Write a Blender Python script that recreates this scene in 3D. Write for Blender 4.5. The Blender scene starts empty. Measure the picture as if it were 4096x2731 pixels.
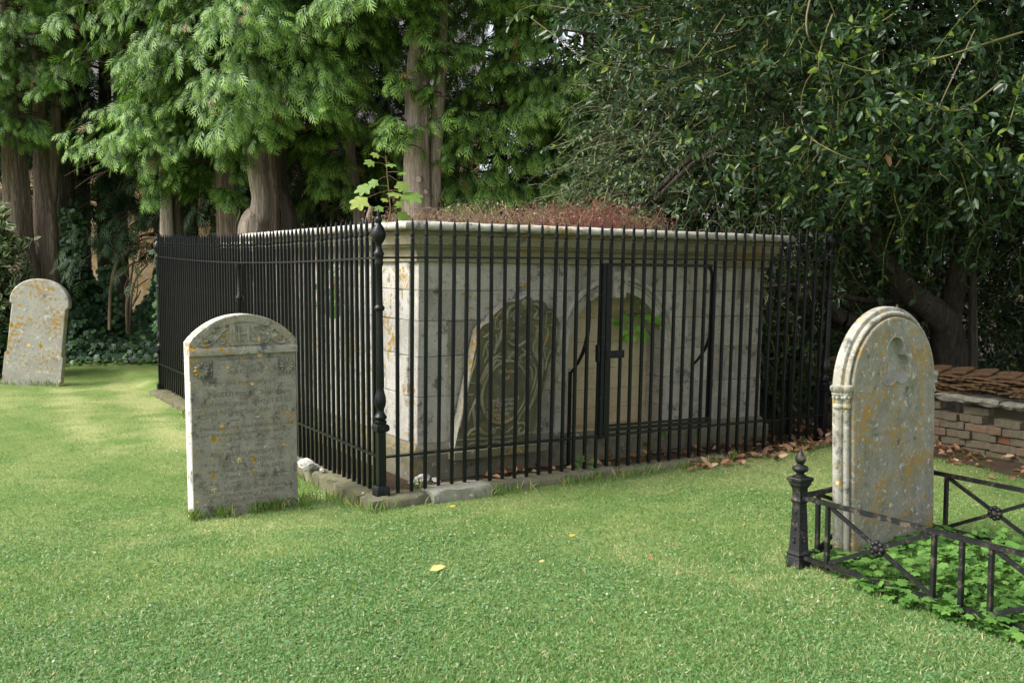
import bpy, math, random
import numpy as np
from mathutils import Vector, Matrix

# ------------------------------------------------------------------ camera, world, sun, exposure
S = bpy.context.scene
COL = S.collection
EYE = 1.6
FPX = 4100.0                       # focal length in pixels of the 4096 px wide photograph
PITCH = math.atan(320.0 / FPX)
cam_d = bpy.data.cameras.new("camera")
cam_d.sensor_width = 36.0
cam_d.lens = 36.0 * FPX / 4096.0
cam_d.clip_start = 0.05
cam_d.clip_end = 2000
cam = bpy.data.objects.new("camera", cam_d)
cam.location = (0, 0, EYE)
cam.rotation_euler = (math.pi / 2 - PITCH, 0, 0)
COL.objects.link(cam)
S.camera = cam

SUN_EL, SUN_AZ = math.radians(48), math.radians(-106)      # azimuth from +Y towards +X
w = bpy.data.worlds.new("World")
S.world = w
w.use_nodes = True
wt = w.node_tree
bg = wt.nodes["Background"]
sky = wt.nodes.new("ShaderNodeTexSky")
sky.sky_type = "NISHITA"
sky.sun_disc = False
sky.sun_elevation = SUN_EL
sky.sun_rotation = SUN_AZ
sky.dust_density = 3.0
hsv = wt.nodes.new("ShaderNodeHueSaturation")              # a grey cloud-veiled sky
hsv.inputs["Saturation"].default_value = 0.30
wt.links.new(sky.outputs[0], hsv.inputs["Color"])
wt.links.new(hsv.outputs[0], bg.inputs["Color"])
bg.inputs["Strength"].default_value = 0.11

sd = bpy.data.lights.new("sun", "SUN")
sd.energy = 1.5
sd.angle = math.radians(28)
sd.color = (1.0, 0.95, 0.87)
so = bpy.data.objects.new("sun", sd)
tosun = Vector((math.sin(SUN_AZ) * math.cos(SUN_EL), math.cos(SUN_AZ) * math.cos(SUN_EL), math.sin(SUN_EL)))
so.rotation_euler = tosun.to_track_quat("Z", "Y").to_euler()
so.location = (0, 0, 30)
COL.objects.link(so)

S.view_settings.view_transform = "Standard"
S.view_settings.look = "None"
S.view_settings.exposure = 1.55
S.view_settings.gamma = 1.0
S.render.engine = "CYCLES"
S.cycles.max_bounces = 6
S.cycles.diffuse_bounces = 4
S.cycles.glossy_bounces = 2
S.cycles.transmission_bounces = 3
S.cycles.transparent_max_bounces = 4
S.cycles.caustics_reflective = False
S.cycles.caustics_refractive = False
S.cycles.use_denoising = True

# ------------------------------------------------------------------ helpers
R = math.radians
rng = np.random.default_rng(7)
rnd = random.Random(11)
sP, cP = math.sin(PITCH), math.cos(PITCH)


def ray(px, py):
    a, b = (px - 2048.0) / FPX, (1365.5 - py) / FPX
    return Vector((a, b * sP + cP, b * cP - sP))


def gnd(px, py, z=0.0):
    d = ray(px, py)
    return Vector((0, 0, EYE)) + d * ((z - EYE) / d.z)


def at(px, py, Y):
    d = ray(px, py)
    return Vector((0, 0, EYE)) + d * (Y / d.y)


def tag(o, label=None, cat=None, group=None, kind=None):
    if label: o["label"] = label
    if cat: o["category"] = cat
    if group: o["group"] = group
    if kind or cat: o["kind"] = kind or "thing"
    return o


def empty(name, loc, rot=(0, 0, 0)):
    o = bpy.data.objects.new(name, None)
    o.location = loc
    o.rotation_euler = rot
    o.empty_display_size = 0.1
    COL.objects.link(o)
    return o


def link(name, me, mat=None, parent=None):
    o = bpy.data.objects.new(name, me)
    if mat is not None and not me.materials:
        me.materials.append(mat)
    COL.objects.link(o)
    if parent is not None:
        o.parent = parent
    return o


class MB:
    """collects shapes into ONE mesh"""

    def __init__(self):
        self.v, self.f, self.t = [], [], []
        self.tint = 0.5

    def add(self, vs, fs):
        n = len(self.v)
        self.v += [tuple(p) for p in vs]
        self.f += [tuple(i + n for i in f) for f in fs]
        self.t += [self.tint] * len(fs)

    def box(self, x0, x1, y0, y1, z0, z1, ch=0.0):
        if ch <= 0:
            vs = [(x0, y0, z0), (x1, y0, z0), (x1, y1, z0), (x0, y1, z0), (x0, y0, z1), (x1, y0, z1), (x1, y1, z1), (x0, y1, z1)]
            self.add(vs, [(3, 2, 1, 0), (4, 5, 6, 7), (0, 1, 5, 4), (1, 2, 6, 5), (2, 3, 7, 6), (3, 0, 4, 7)])
            return
        pts = []
        for k, z in ((1, z0), (0, z0 + ch), (0, z1 - ch), (1, z1)):
            c = ch if k else 0
            q = ch
            X0, X1, Y0, Y1 = x0 + c, x1 - c, y0 + c, y1 - c
            pts.append([(X0 + q, Y0, z), (X1 - q, Y0, z), (X1, Y0 + q, z), (X1, Y1 - q, z), (X1 - q, Y1, z), (X0 + q, Y1, z), (X0, Y1 - q, z), (X0, Y0 + q, z)])
        self.rings(pts, True, True)

    def rings(self, rs, cap0=False, cap1=False, closed=True):
        k = len(rs[0])
        vs = [p for r in rs for p in r]
        fs = []
        for i in range(len(rs) - 1):
            for j in range(k if closed else k - 1):
                a, b = i * k + j, i * k + (j + 1) % k
                fs.append((a, b, b + k, a + k))
        if cap0: fs.append(tuple(range(k - 1, -1, -1)))
        if cap1: fs.append(tuple((len(rs) - 1) * k + j for j in range(k)))
        self.add(vs, fs)

    def prism(self, poly, y0, y1, ch=0.0):
        """poly in (x, z), counter-clockwise seen from -y; front at y0"""
        n = len(poly)
        if ch > 0:
            cx, cz = sum(p[0] for p in poly) / n, sum(p[1] for p in poly) / n
            ins = []
            for x, z in poly:
                dx, dz = cx - x, cz - z
                l = math.hypot(dx, dz) or 1
                ins.append((x + dx / l * ch * 1.3, z + dz / l * ch * 1.3))
            self.rings([[(x, y0, z) for x, z in ins], [(x, y0 + ch, z) for x, z in poly], [(x, y1, z) for x, z in poly]], True, True)
        else:
            self.rings([[(x, y0, z) for x, z in poly], [(x, y1, z) for x, z in poly]], True, True)

    def lathe(self, prof, c=(0, 0), k=14):
        rs = [[(c[0] + r * math.cos(2 * math.pi * j / k), c[1] + r * math.sin(2 * math.pi * j / k), z) for j in range(k)] for r, z in prof]
        self.rings(rs, True, True)

    def sq(self, prof, c=(0, 0), lean=0.0):
        """square section loft: (half width, z); c shifts by lean * z along x"""
        self.rings([[(c[0] + lean * z + s * h, c[1] + t * h, z) for s, t in ((-1, -1), (1, -1), (1, 1), (-1, 1))] for h, z in prof], True, True)

    def tube(self, pts, rad, k=8, cap=True, flat=None):
        pts = [Vector(p) for p in pts]
        if not hasattr(rad, "__len__"): rad = [rad] * len(pts)
        rs = []
        up = Vector((0, 0, 1))
        prev = None
        for i, p in enumerate(pts):
            t = (pts[min(i + 1, len(pts) - 1)] - pts[max(i - 1, 0)]).normalized()
            if prev is None:
                a = t.cross(up if abs(t.z) < 0.9 else Vector((1, 0, 0))).normalized()
            else:
                a = (prev - t * prev.dot(t)).normalized()
            prev = a
            b = t.cross(a)
            rr = rad[i]
            rs.append([p + (a * math.cos(2 * math.pi * j / k) + b * math.sin(2 * math.pi * j / k) * (flat or 1)) * rr for j in range(k)])
        self.rings(rs, cap, cap)

    def bar(self, a, b, wy, wz):
        """rectangular bar from a to b, wy horizontal width, wz the other"""
        a, b = Vector(a), Vector(b)
        t = (b - a).normalized()
        s = t.cross(Vector((0, 0, 1)))
        s = s.normalized() if s.length > 1e-4 else Vector((1, 0, 0))
        n = s.cross(t)
        self.rings([[p + s * (i * wy / 2) + n * (j * wz / 2) for i, j in ((-1, -1), (1, -1), (1, 1), (-1, 1))] for p in (a, b)], True, True)

    def ball(self, c, r, k=8, sx=1, sy=1, sz=1):
        c = Vector(c)
        rs = []
        for i in range(1, k):
            th = math.pi * i / k
            rs.append([c + Vector((r * sx * math.sin(th) * math.cos(2 * math.pi * j / (k + 2)), r * sy * math.sin(th) * math.sin(2 * math.pi * j / (k + 2)), -r * sz * math.cos(th))) for j in range(k + 2)])
        self.rings(rs, True, True)

    def build(self, name, mat, parent=None, smooth=None):
        me = bpy.data.meshes.new(name)
        me.from_pydata(self.v, [], self.f)
        at_ = me.attributes.new("tint", "FLOAT", "FACE")
        at_.data.foreach_set("value", np.array(self.t, dtype=np.float32))
        me.update()
        bm_fix(me)
        o = link(name, me, mat, parent)
        if smooth:
            me.polygons.foreach_set("use_smooth", np.ones(len(me.polygons), dtype=bool))
            me.set_sharp_from_angle(angle=R(smooth))
        return o


def bm_fix(me):
    import bmesh
    bm = bmesh.new()
    bm.from_mesh(me)
    bmesh.ops.recalc_face_normals(bm, faces=bm.faces)
    bm.to_mesh(me)
    bm.free()


def np_mesh(name, V, F, col=None):
    """V (n,3) F (m,k) arrays, col (m,3) base colour of each face"""
    V = np.ascontiguousarray(V, dtype=np.float32)
    F = np.ascontiguousarray(F, dtype=np.int32)
    m, k = F.shape
    me = bpy.data.meshes.new(name)
    me.vertices.add(len(V))
    me.vertices.foreach_set("co", V.ravel())
    me.loops.add(m * k)
    me.loops.foreach_set("vertex_index", F.ravel())
    me.polygons.add(m)
    me.polygons.foreach_set("loop_start", np.arange(m, dtype=np.int32) * k)
    if col is not None:
        a = me.attributes.new("col", "FLOAT_COLOR", "FACE")
        c = np.ones((m, 4), dtype=np.float32)
        c[:, :3] = col
        a.data.foreach_set("color", c.ravel())
    me.update(calc_edges=True)
    return me


def unit(a):
    return a / np.maximum(np.linalg.norm(a, axis=-1, keepdims=True), 1e-9)


def scatter_arrays(tv, tf, P, A, Nn, sc, col, tipw=None, tipcol=None):
    tv, tf = np.asarray(tv, float), np.asarray(tf, int)
    A = unit(A)
    Nn = unit(Nn - A * np.sum(A * Nn, axis=1, keepdims=True))
    B = np.cross(Nn, A)
    sc = np.asarray(sc).reshape(-1, 1, 1)
    V = P[:, None, :] + sc * (tv[None, :, 0:1] * A[:, None, :] + tv[None, :, 1:2] * B[:, None, :] + tv[None, :, 2:3] * Nn[:, None, :])
    n, k = len(P), len(tv)
    F = tf[None] + (np.arange(n) * k)[:, None, None]
    C = np.repeat(col[:, None, :], len(tf), axis=1)
    if tipw is not None:
        wv = np.asarray(tipw).reshape(1, -1, 1)
        C = C * (1 - wv) + tipcol[:, None, :] * wv
    return V.reshape(-1, 3), F.reshape(-1, tf.shape[1]), C.reshape(-1, 3)


def merge(parts):
    V, F, C, o = [], [], [], 0
    for v, f, c in parts:
        V.append(v); F.append(f + o); C.append(c)
        o += len(v)
    return np.concatenate(V), np.concatenate(F), np.concatenate(C)


def tubes(P, Rd, col, k=4):
    """P (n,s,3) polylines, Rd (n,s) radii -> arrays of quads"""
    n, s, _ = P.shape
    T = unit(np.gradient(P, axis=1))
    up = np.tile(np.array([0.31, 0.17, 0.93]), (n, s, 1))
    a = unit(np.cross(T, up))
    b = np.cross(T, a)
    ang = np.arange(k) * 2 * np.pi / k
    V = P[:, :, None, :] + Rd[:, :, None, None] * (np.cos(ang)[None, None, :, None] * a[:, :, None, :] + np.sin(ang)[None, None, :, None] * b[:, :, None, :])
    base = (np.arange(n) * s * k)[:, None, None]
    i = np.arange(s - 1)[None, :, None] * k
    j = np.arange(k)[None, None, :]
    q = np.stack([base + i + j, base + i + (j + 1) % k, base + i + k + (j + 1) % k, base + i + k + j], axis=-1).reshape(-1, 4)
    C = np.repeat(col, (s - 1) * k, axis=0)
    return V.reshape(-1, 3), q, C


def vnoise(p, scale, seed=0):
    """smooth value noise of points p (n,2|3)"""
    p = np.asarray(p, float) * scale
    if p.shape[1] == 2: p = np.c_[p, np.zeros(len(p))]
    i = np.floor(p).astype(np.int64)
    f = p - i
    f = f * f * (3 - 2 * f)
    out = np.zeros(len(p))
    for dx in (0, 1):
        for dy in (0, 1):
            for dz in (0, 1):
                h = (i[:, 0] + dx) * 374761393 + (i[:, 1] + dy) * 668265263 + (i[:, 2] + dz) * 2147483647 + seed * 974711
                h = (h ^ (h >> 13)) * 1274126177
                h = ((h ^ (h >> 16)) & 0xFFFF) / 65535.0
                wgt = (f[:, 0] if dx else 1 - f[:, 0]) * (f[:, 1] if dy else 1 - f[:, 1]) * (f[:, 2] if dz else 1 - f[:, 2])
                out += h * wgt
    return out


def lerp3(a, b, t):
    a, b = np.asarray(a, float), np.asarray(b, float)
    t = np.asarray(t).reshape(-1, 1)
    return a * (1 - t) + b * t


# ------------------------------------------------------------------ materials
class NT:
    def __init__(self, name):
        self.m = bpy.data.materials.new(name)
        self.m.use_nodes = True
        self.t = self.m.node_tree
        self.b = self.t.nodes["Principled BSDF"]
        self.co = self.t.nodes.new("ShaderNodeTexCoord").outputs["Object"]

    def n(self, typ, **kw):
        x = self.t.nodes.new(typ)
        for k, v in kw.items(): setattr(x, k, v)
        return x

    def l(self, a, b): self.t.links.new(a, b)

    def vec(self, sc):
        x = self.n("ShaderNodeMapping")
        self.l(self.co, x.inputs[0])
        x.inputs["Scale"].default_value = sc
        return x.outputs[0]

    def noise(self, scale, detail=5, rough=0.6, vec=None, dist=0.0):
        x = self.n("ShaderNodeTexNoise")
        self.l(vec or self.co, x.inputs["Vector"])
        x.inputs["Scale"].default_value = scale
        x.inputs["Detail"].default_value = detail
        x.inputs["Roughness"].default_value = rough
        x.inputs["Distortion"].default_value = dist
        return x.outputs["Fac"]

    def voro(self, scale, vec=None, out="Distance"):
        x = self.n("ShaderNodeTexVoronoi")
        self.l(vec or self.co, x.inputs["Vector"])
        x.inputs["Scale"].default_value = scale
        return x.outputs[out]

    def step(self, v, a, b):
        x = self.n("ShaderNodeMapRange", interpolation_type="SMOOTHSTEP")
        self.l(v, x.inputs[0])
        x.inputs[1].default_value = a
        x.inputs[2].default_value = b
        return x.outputs[0]

    def ramp(self, v, stops):
        x = self.n("ShaderNodeValToRGB")
        self.l(v, x.inputs[0])
        e = x.color_ramp.elements
        while len(e) < len(stops): e.new(0.5)
        for i, (p, c) in enumerate(stops):
            e[i].position = p
            e[i].color = (*c, 1)
        return x.outputs[0]

    def mix(self, f, a, b, blend="MIX"):
        x = self.n("ShaderNodeMix", data_type="RGBA", blend_type=blend)
        for s, v in ((0, f), (6, a), (7, b)):
            if isinstance(v, (int, float)): x.inputs[s].default_value = v
            elif isinstance(v, tuple): x.inputs[s].default_value = (*v, 1)
            else: self.l(v, x.inputs[s])
        return x.outputs[2]

    def math(self, op, a, b=0.0):
        x = self.n("ShaderNodeMath", operation=op)
        for s, v in ((0, a), (1, b)):
            if isinstance(v, (int, float)): x.inputs[s].default_value = v
            else: self.l(v, x.inputs[s])
        return x.outputs[0]

    def attr(self, name, out="Fac"):
        return self.n("ShaderNodeAttribute", attribute_name=name).outputs[out]

    def bump(self, h, strength=0.4, dist=0.01):
        x = self.n("ShaderNodeBump")
        x.inputs["Strength"].default_value = strength
        x.inputs["Distance"].default_value = dist
        self.l(h, x.inputs["Height"])
        self.l(x.outputs[0], self.b.inputs["Normal"])

    def done(self, col=None, rough=0.9, spec=0.3):
        if col is not None:
            if isinstance(col, tuple): self.b.inputs["Base Color"].default_value = (*col, 1)
            else: self.l(col, self.b.inputs["Base Color"])
        self.b.inputs["Roughness"].default_value = rough
        self.b.inputs["Specular IOR Level"].default_value = spec
        return self.m


def stone(name, c1, c2, orange=0.0, white=0.0, dark=0.0, sc=1.0, top_white=0.0, oc=(0.46, 0.27, 0.045), bs=0.5, tint=0.25, green=0.0, spots=0.0, streak=0.0, speck=0.0):
    t = NT(name)
    a = t.noise(5 * sc, 6, 0.65)
    col = t.mix(t.step(a, 0.32, 0.68), c1, c2)
    g = t.noise(60 * sc, 4, 0.7)
    col = t.mix(t.math("MULTIPLY", t.step(g, 0.45, 0.7), 0.35), col, tuple(x * 0.62 for x in c1))
    tv = t.attr("tint")
    col = t.mix(tint, col, t.mix(tv, (0.075, 0.062, 0.05), (0.56, 0.54, 0.49)), "MIX")
    if green > 0:
        col = t.mix(t.math("MULTIPLY", t.step(t.noise(3.1 * sc, 5, 0.6), 0.5 - green * 0.3, 0.8), 0.6), col, (0.16, 0.17, 0.07))
    if streak > 0:
        s1 = t.noise(1.0, 6, 0.65, t.vec((9, 9, 0.9)))
        col = t.mix(t.math("MULTIPLY", t.step(s1, 0.50, 0.72), streak), col, (0.17, 0.145, 0.11))
    if speck > 0:
        d3 = t.math("MULTIPLY", t.step(t.noise(75, 2, 0.5), 0.60, 0.68), t.step(t.noise(2.3, 4, 0.6), 0.42, 0.62))
        col = t.mix(t.math("MULTIPLY", d3, speck * 2), col, (0.06, 0.052, 0.045))
    if dark > 0:
        d1 = t.step(t.noise(7 * sc, 9, 0.75), 0.62 - dark * 0.2, 0.72 - dark * 0.12)
        col = t.mix(t.math("MULTIPLY", d1, 0.8), col, (0.055, 0.05, 0.047))
        d2 = t.step(t.noise(34 * sc, 3, 0.6), 0.66 - dark * 0.08, 0.72)
        col = t.mix(t.math("MULTIPLY", d2, 0.6), col, (0.07, 0.06, 0.055))
    if white > 0:
        w1 = t.step(t.noise(13 * sc, 8, 0.7, dist=0.4), 0.64 - white * 0.2, 0.70 - white * 0.14)
        col = t.mix(t.math("MULTIPLY", w1, 0.75), col, (0.62, 0.62, 0.58))
    if orange > 0:
        big = t.noise(2.6 * sc, 3, 0.5)
        o1 = t.math("ADD", t.noise(21 * sc, 7, 0.72), t.math("MULTIPLY", big, 0.6))
        col = t.mix(t.math("MULTIPLY", t.step(o1, 0.93 - orange * 0.22, 0.985 - orange * 0.20), 0.9), col, t.mix(g, oc, tuple(x * 0.65 for x in oc)))
    if spots > 0:
        vd = t.voro(12 * sc)
        ed = t.math("ADD", vd, t.math("MULTIPLY", t.math("SUBTRACT", t.noise(30 * sc, 5), 0.5), 0.55))
        cell = t.n("ShaderNodeSeparateColor")
        t.l(t.voro(12 * sc, None, "Color"), cell.inputs[0])
        lim = t.math("MULTIPLY", t.step(cell.outputs[0], 1.0 - spots, 1.02), 0.42)
        on = t.step(t.math("SUBTRACT", lim, ed), -0.02, 0.01)
        col = t.mix(on, col, t.mix(t.step(t.math("SUBTRACT", lim, ed), 0.05, 0.16), oc, t.mix(t.step(cell.outputs[1], 0.35, 0.5), (0.60, 0.53, 0.38), tuple(x * 0.7 for x in oc))))
    h = t.math("ADD", t.math("MULTIPLY", g, 0.5), t.noise(18 * sc, 8, 0.7))
    t.bump(h, bs, 0.012)
    return t.done(col, 0.92, 0.2)


def metal_paint(name, c, rust=0.0, rough=0.35):
    t = NT(name)
    a = t.noise(40, 6, 0.7)
    col = t.mix(t.step(a, 0.55, 0.8), c, tuple(x * 1.7 + 0.005 for x in c))
    sp = t.step(t.noise(130, 2, 0.5), 0.70, 0.76)
    col = t.mix(t.math("MULTIPLY", sp, 0.5), col, (0.22, 0.22, 0.20))
    if rust > 0:
        r1 = t.step(t.noise(14, 8, 0.75), 0.64 - rust * 0.25, 0.75 - rust * 0.15)
        col = t.mix(t.math("MULTIPLY", r1, 0.85), col, t.mix(t.noise(50, 4), (0.10, 0.055, 0.03), (0.16, 0.14, 0.11)))
    t.bump(t.math("ADD", a, t.noise(11, 3)), 0.35, 0.006)
    m = t.done(col, rough, 0.32)
    t.l(t.math("ADD", t.math("MULTIPLY", a, 0.4), rough - 0.15), t.b.inputs["Roughness"])
    return m


def leafmat(name, rough=0.5, spec=0.4, trans=0.25, two=True):
    t = NT(name)
    c = t.attr("col", "Color")
    m = t.done(c, rough, spec)
    if trans > 0:
        tr = t.n("ShaderNodeBsdfTranslucent")
        t.l(t.mix(0.5, c, (0.30, 0.42, 0.05), "MIX"), tr.inputs[0])
        t.l(t.mix(1.0, c, (1.25, 1.35, 0.6), "MULTIPLY"), tr.inputs[0])
        x = t.n("ShaderNodeMixShader")
        x.inputs[0].default_value = trans
        t.l(t.b.outputs[0], x.inputs[1])
        t.l(tr.outputs[0], x.inputs[2])
        t.l(x.outputs[0], t.t.nodes["Material Output"].inputs[0])
    return m


def bark(name, c1, c2, c3, sc=1.0, bs=0.9):
    t = NT(name)
    v = t.vec((55 * sc, 55 * sc, 3.0 * sc))
    a = t.noise(1.0, 8, 0.7, v, 0.9)
    v2 = t.vec((16 * sc, 16 * sc, 1.3 * sc))
    b = t.noise(1.0, 4, 0.6, v2)
    col = t.ramp(a, [(0.36, c1), (0.5, c2), (0.66, c3)])
    col = t.mix(t.step(b, 0.35, 0.7), t.mix(0.55, col, c1), col)
    col = t.mix(t.math("MULTIPLY", t.step(t.noise(3, 4), 0.58, 0.75), 0.4), col, (0.13, 0.14, 0.07))
    t.bump(t.math("ADD", a, t.math("MULTIPLY", b, 1.0)), 1.0, 0.05)
    return t.done(col, 0.95, 0.1)


M = {}
M["iron"] = metal_paint("black iron paint", (0.004, 0.0055, 0.006), 0.16, 0.32)
M["iron_old"] = metal_paint("worn black iron", (0.010, 0.011, 0.012), 0.5, 0.42)
M["ashlar"] = stone("tomb limestone", (0.43, 0.385, 0.325), (0.60, 0.56, 0.50), 0.05, 0.14, 0.46, 1.0, tint=0.30, streak=0.55, speck=0.35)
M["ashlar_side"] = stone("weathered tomb limestone painted sunlit", (0.50, 0.48, 0.43), (0.64, 0.62, 0.58), 0.28, 0.42, 0.5, 1.0, tint=0.25)  # weathered side stone, also whitened in colour for the sun on that side
M["cornice"] = stone("cornice limestone", (0.25, 0.22, 0.145), (0.36, 0.325, 0.235), 0.08, 0.06, 0.35, 1.0, tint=0.0, green=0.5)
M["slab"] = stone("capping slab limestone", (0.46, 0.44, 0.37), (0.60, 0.58, 0.52), 0.20, 0.35, 0.55, 1.0, tint=0.0)
M["plinth"] = stone("plinth limestone", (0.17, 0.155, 0.115), (0.26, 0.235, 0.18), 0.14, 0.12, 0.5, 1.0, tint=0.12, green=0.6)
M["niche"] = stone("niche limestone", (0.56, 0.44, 0.26), (0.66, 0.54, 0.35), 0.0, 0.0, 0.15, 0.8, tint=0.16, streak=0.28, speck=0.25)
M["kerb"] = stone("kerb stone", (0.085, 0.075, 0.045), (0.15, 0.135, 0.09), 0.0, 0.05, 0.5, 1.6, tint=0.12, green=0.95)
M["kerb_pale"] = stone("pale kerb stone", (0.27, 0.26, 0.20), (0.37, 0.36, 0.29), 0.0, 0.2, 0.25, 1.6, tint=0.1)
M["head1"] = stone("grey headstone", (0.25, 0.233, 0.19), (0.355, 0.335, 0.283), 0.06, 0.12, 0.60, 1.5, tint=0.0, bs=0.6, spots=0.36, speck=0.2)
M["head1_top"] = stone("headstone lichen crust", (0.25, 0.24, 0.19), (0.38, 0.365, 0.31), 0.30, 0.30, 0.55, 1.6, tint=0.0, spots=0.4)
M["head1_edge"] = stone("headstone edge painted sunlit", (0.52, 0.51, 0.47), (0.70, 0.69, 0.66), 0.35, 0.5, 0.42, 1.4, tint=0.0)  # edge coloured paler than the face to stand for sunlight on it
M["head2"] = stone("orange lichen headstone", (0.34, 0.32, 0.28), (0.46, 0.44, 0.40), 0.40, 0.45, 0.34, 1.0, tint=0.0, spots=0.35)
M["head3"] = stone("buff headstone", (0.235, 0.22, 0.175), (0.35, 0.335, 0.285), 0.44, 0.40, 0.40, 1.9, tint=0.0, green=0.2, spots=0.12)
M["head3_mould"] = stone("pale moulded stone", (0.33, 0.31, 0.245), (0.42, 0.41, 0.365), 0.15, 0.40, 0.64, 1.5, tint=0.0, green=0.35, spots=0.35)
M["recess"] = stone("clean carved recess", (0.30, 0.30, 0.275), (0.40, 0.40, 0.37), 0.45, 0.25, 0.1, 2.0, tint=0.0)
M["letter"] = stone("shade-dark carved letters", (0.15, 0.14, 0.113), (0.22, 0.207, 0.172), 0.06, 0.25, 0.35, 2.0, tint=0.0, spots=0.3)  # same stone made darker: the shading of the cut letters, put into colour
M["slate"] = stone("dark carved ledger", (0.095, 0.085, 0.058), (0.165, 0.15, 0.105), 0.06, 0.06, 0.35, 1.6, tint=0.0, green=0.35)
M["carving"] = stone("worn carved relief", (0.20, 0.19, 0.125), (0.31, 0.295, 0.205), 0.06, 0.10, 0.25, 1.6, tint=0.0, green=0.35)
M["slate_edge"] = stone("pale ledger edge", (0.38, 0.36, 0.28), (0.50, 0.48, 0.41), 0.30, 0.2, 0.2, 1.6, tint=0.0)
M["rubble"] = stone("white rubble", (0.52, 0.50, 0.46), (0.66, 0.64, 0.60), 0.0, 0.2, 0.2, 3.0, tint=0.0)
M["rub_slab"] = stone("rough grey slab", (0.16, 0.15, 0.12), (0.29, 0.27, 0.22), 0.0, 0.15, 0.45, 2.5, tint=0.05)
M["bark_red"] = bark("red conifer bark", (0.13, 0.095, 0.075), (0.36, 0.275, 0.22), (0.52, 0.43, 0.36))
M["bark_pale"] = bark("pale conifer bark", (0.24, 0.19, 0.155), (0.54, 0.45, 0.375), (0.68, 0.60, 0.525))
M["bark_dark"] = bark("dark smooth bark", (0.05, 0.042, 0.033), (0.11, 0.095, 0.075), (0.17, 0.15, 0.12), 0.6, 0.5)
M["twig"] = leafmat("green twigs", 0.6, 0.3, 0.0)
M["conifer"] = leafmat("conifer sprays", 0.5, 0.35, 0.12)
M["holly"] = leafmat("glossy holly leaves", 0.30, 0.32, 0.14)
M["ivy"] = leafmat("ivy leaves", 0.42, 0.3, 0.12)
M["herb"] = leafmat("soft herb leaves", 0.5, 0.35, 0.30)
M["grass"] = leafmat("grass blades", 0.5, 0.3, 0.35)
M["dry"] = leafmat("dry leaves", 0.55, 0.35, 0.05)

# ------------------------------------------------------------------ layout
C0 = gnd(1525, 1972, 0.0)                                   # foot of the near corner post
_e = gnd(3288, 1752, 0.0) - C0
ANG = math.atan2(_e.y, _e.x)
U = Vector((math.cos(ANG), math.sin(ANG), 0))
V = Vector((-U.y, U.x, 0))
LEN_F = _e.length                                           # front run of the tall railing
_l = gnd(658, 1548, 0.0) - C0
LEN_S = _l.dot(V)


def uv(p):
    d = Vector((p[0] - C0.x, p[1] - C0.y, 0))
    return d.dot(U), d.dot(V)


def fr(u, v, z=0.0):
    return C0 + U * u + V * v + Vector((0, 0, z))


def wallpt(px, py, v):
    """pixel -> (u, z) on the vertical plane v = const of the tomb frame"""
    d = ray(px, py)
    o = Vector((0, 0, EYE)) - C0
    k = (v - o.dot(V)) / d.dot(V)
    p = o + d * k
    return p.dot(U), p.z


def sstep(x, a, b):
    t = np.clip((np.asarray(x, float) - a) / (b - a), 0, 1)
    return t * t * (3 - 2 * t)


def lawn_z(x, y):
    x, y = np.asarray(x, float), np.asarray(y, float)
    u = (x - C0.x) * U.x + (y - C0.y) * U.y
    v = (x - C0.x) * V.x + (y - C0.y) * V.y
    z = -0.085 + 0.06 * sstep(u, 1.6, 4.4) * sstep(v, -3.0, 0.0)
    z = z + 0.018 * np.sin(x * 1.7 + 0.6 * y) * np.sin(y * 1.3 - 0.4 * x)
    z = z + 0.10 * sstep(y, 14.5, 19.0) * sstep(-x, 0, 4)
    z = z - 0.03 * sstep(-x, 0.5, 2) * (1 - sstep(y, 8, 12))
    ins = sstep(u, -0.05, 0.05) * (1 - sstep(u, LEN_F - 0.05, LEN_F + 0.05)) * sstep(v, -0.05, 0.05)
    return z * (1 - ins) + (-0.025) * ins


def soil_f(x, y):
    x, y = np.asarray(x, float), np.asarray(y, float)
    u = (x - C0.x) * U.x + (y - C0.y) * U.y
    v = (x - C0.x) * V.x + (y - C0.y) * V.y
    nz = vnoise(np.c_[np.ravel(x), np.ravel(y)], 1.7, 3).reshape(x.shape) - 0.5
    a = sstep(u, -0.06, 0.06) * sstep(v, -0.06, 0.06) * np.maximum(1 - sstep(v, LEN_S, LEN_S + 0.3), sstep(u, 1.0, 1.5))
    d = ((x - 2.75) + (y - 9.0)) * 0.7071 + nz * 0.45
    b = sstep(d, -0.12, 0.12) * sstep(x, 2.2, 2.5)
    c = sstep(y + nz * 0.8, 16.6, 17.2)
    e = sstep(v + nz * 0.2, -0.22, -0.10) * sstep(u, 2.4, 3.6)          # leaf-strewn strip along the right half of the kerb
    return np.maximum(np.maximum(a, b), np.maximum(c, e))


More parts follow.
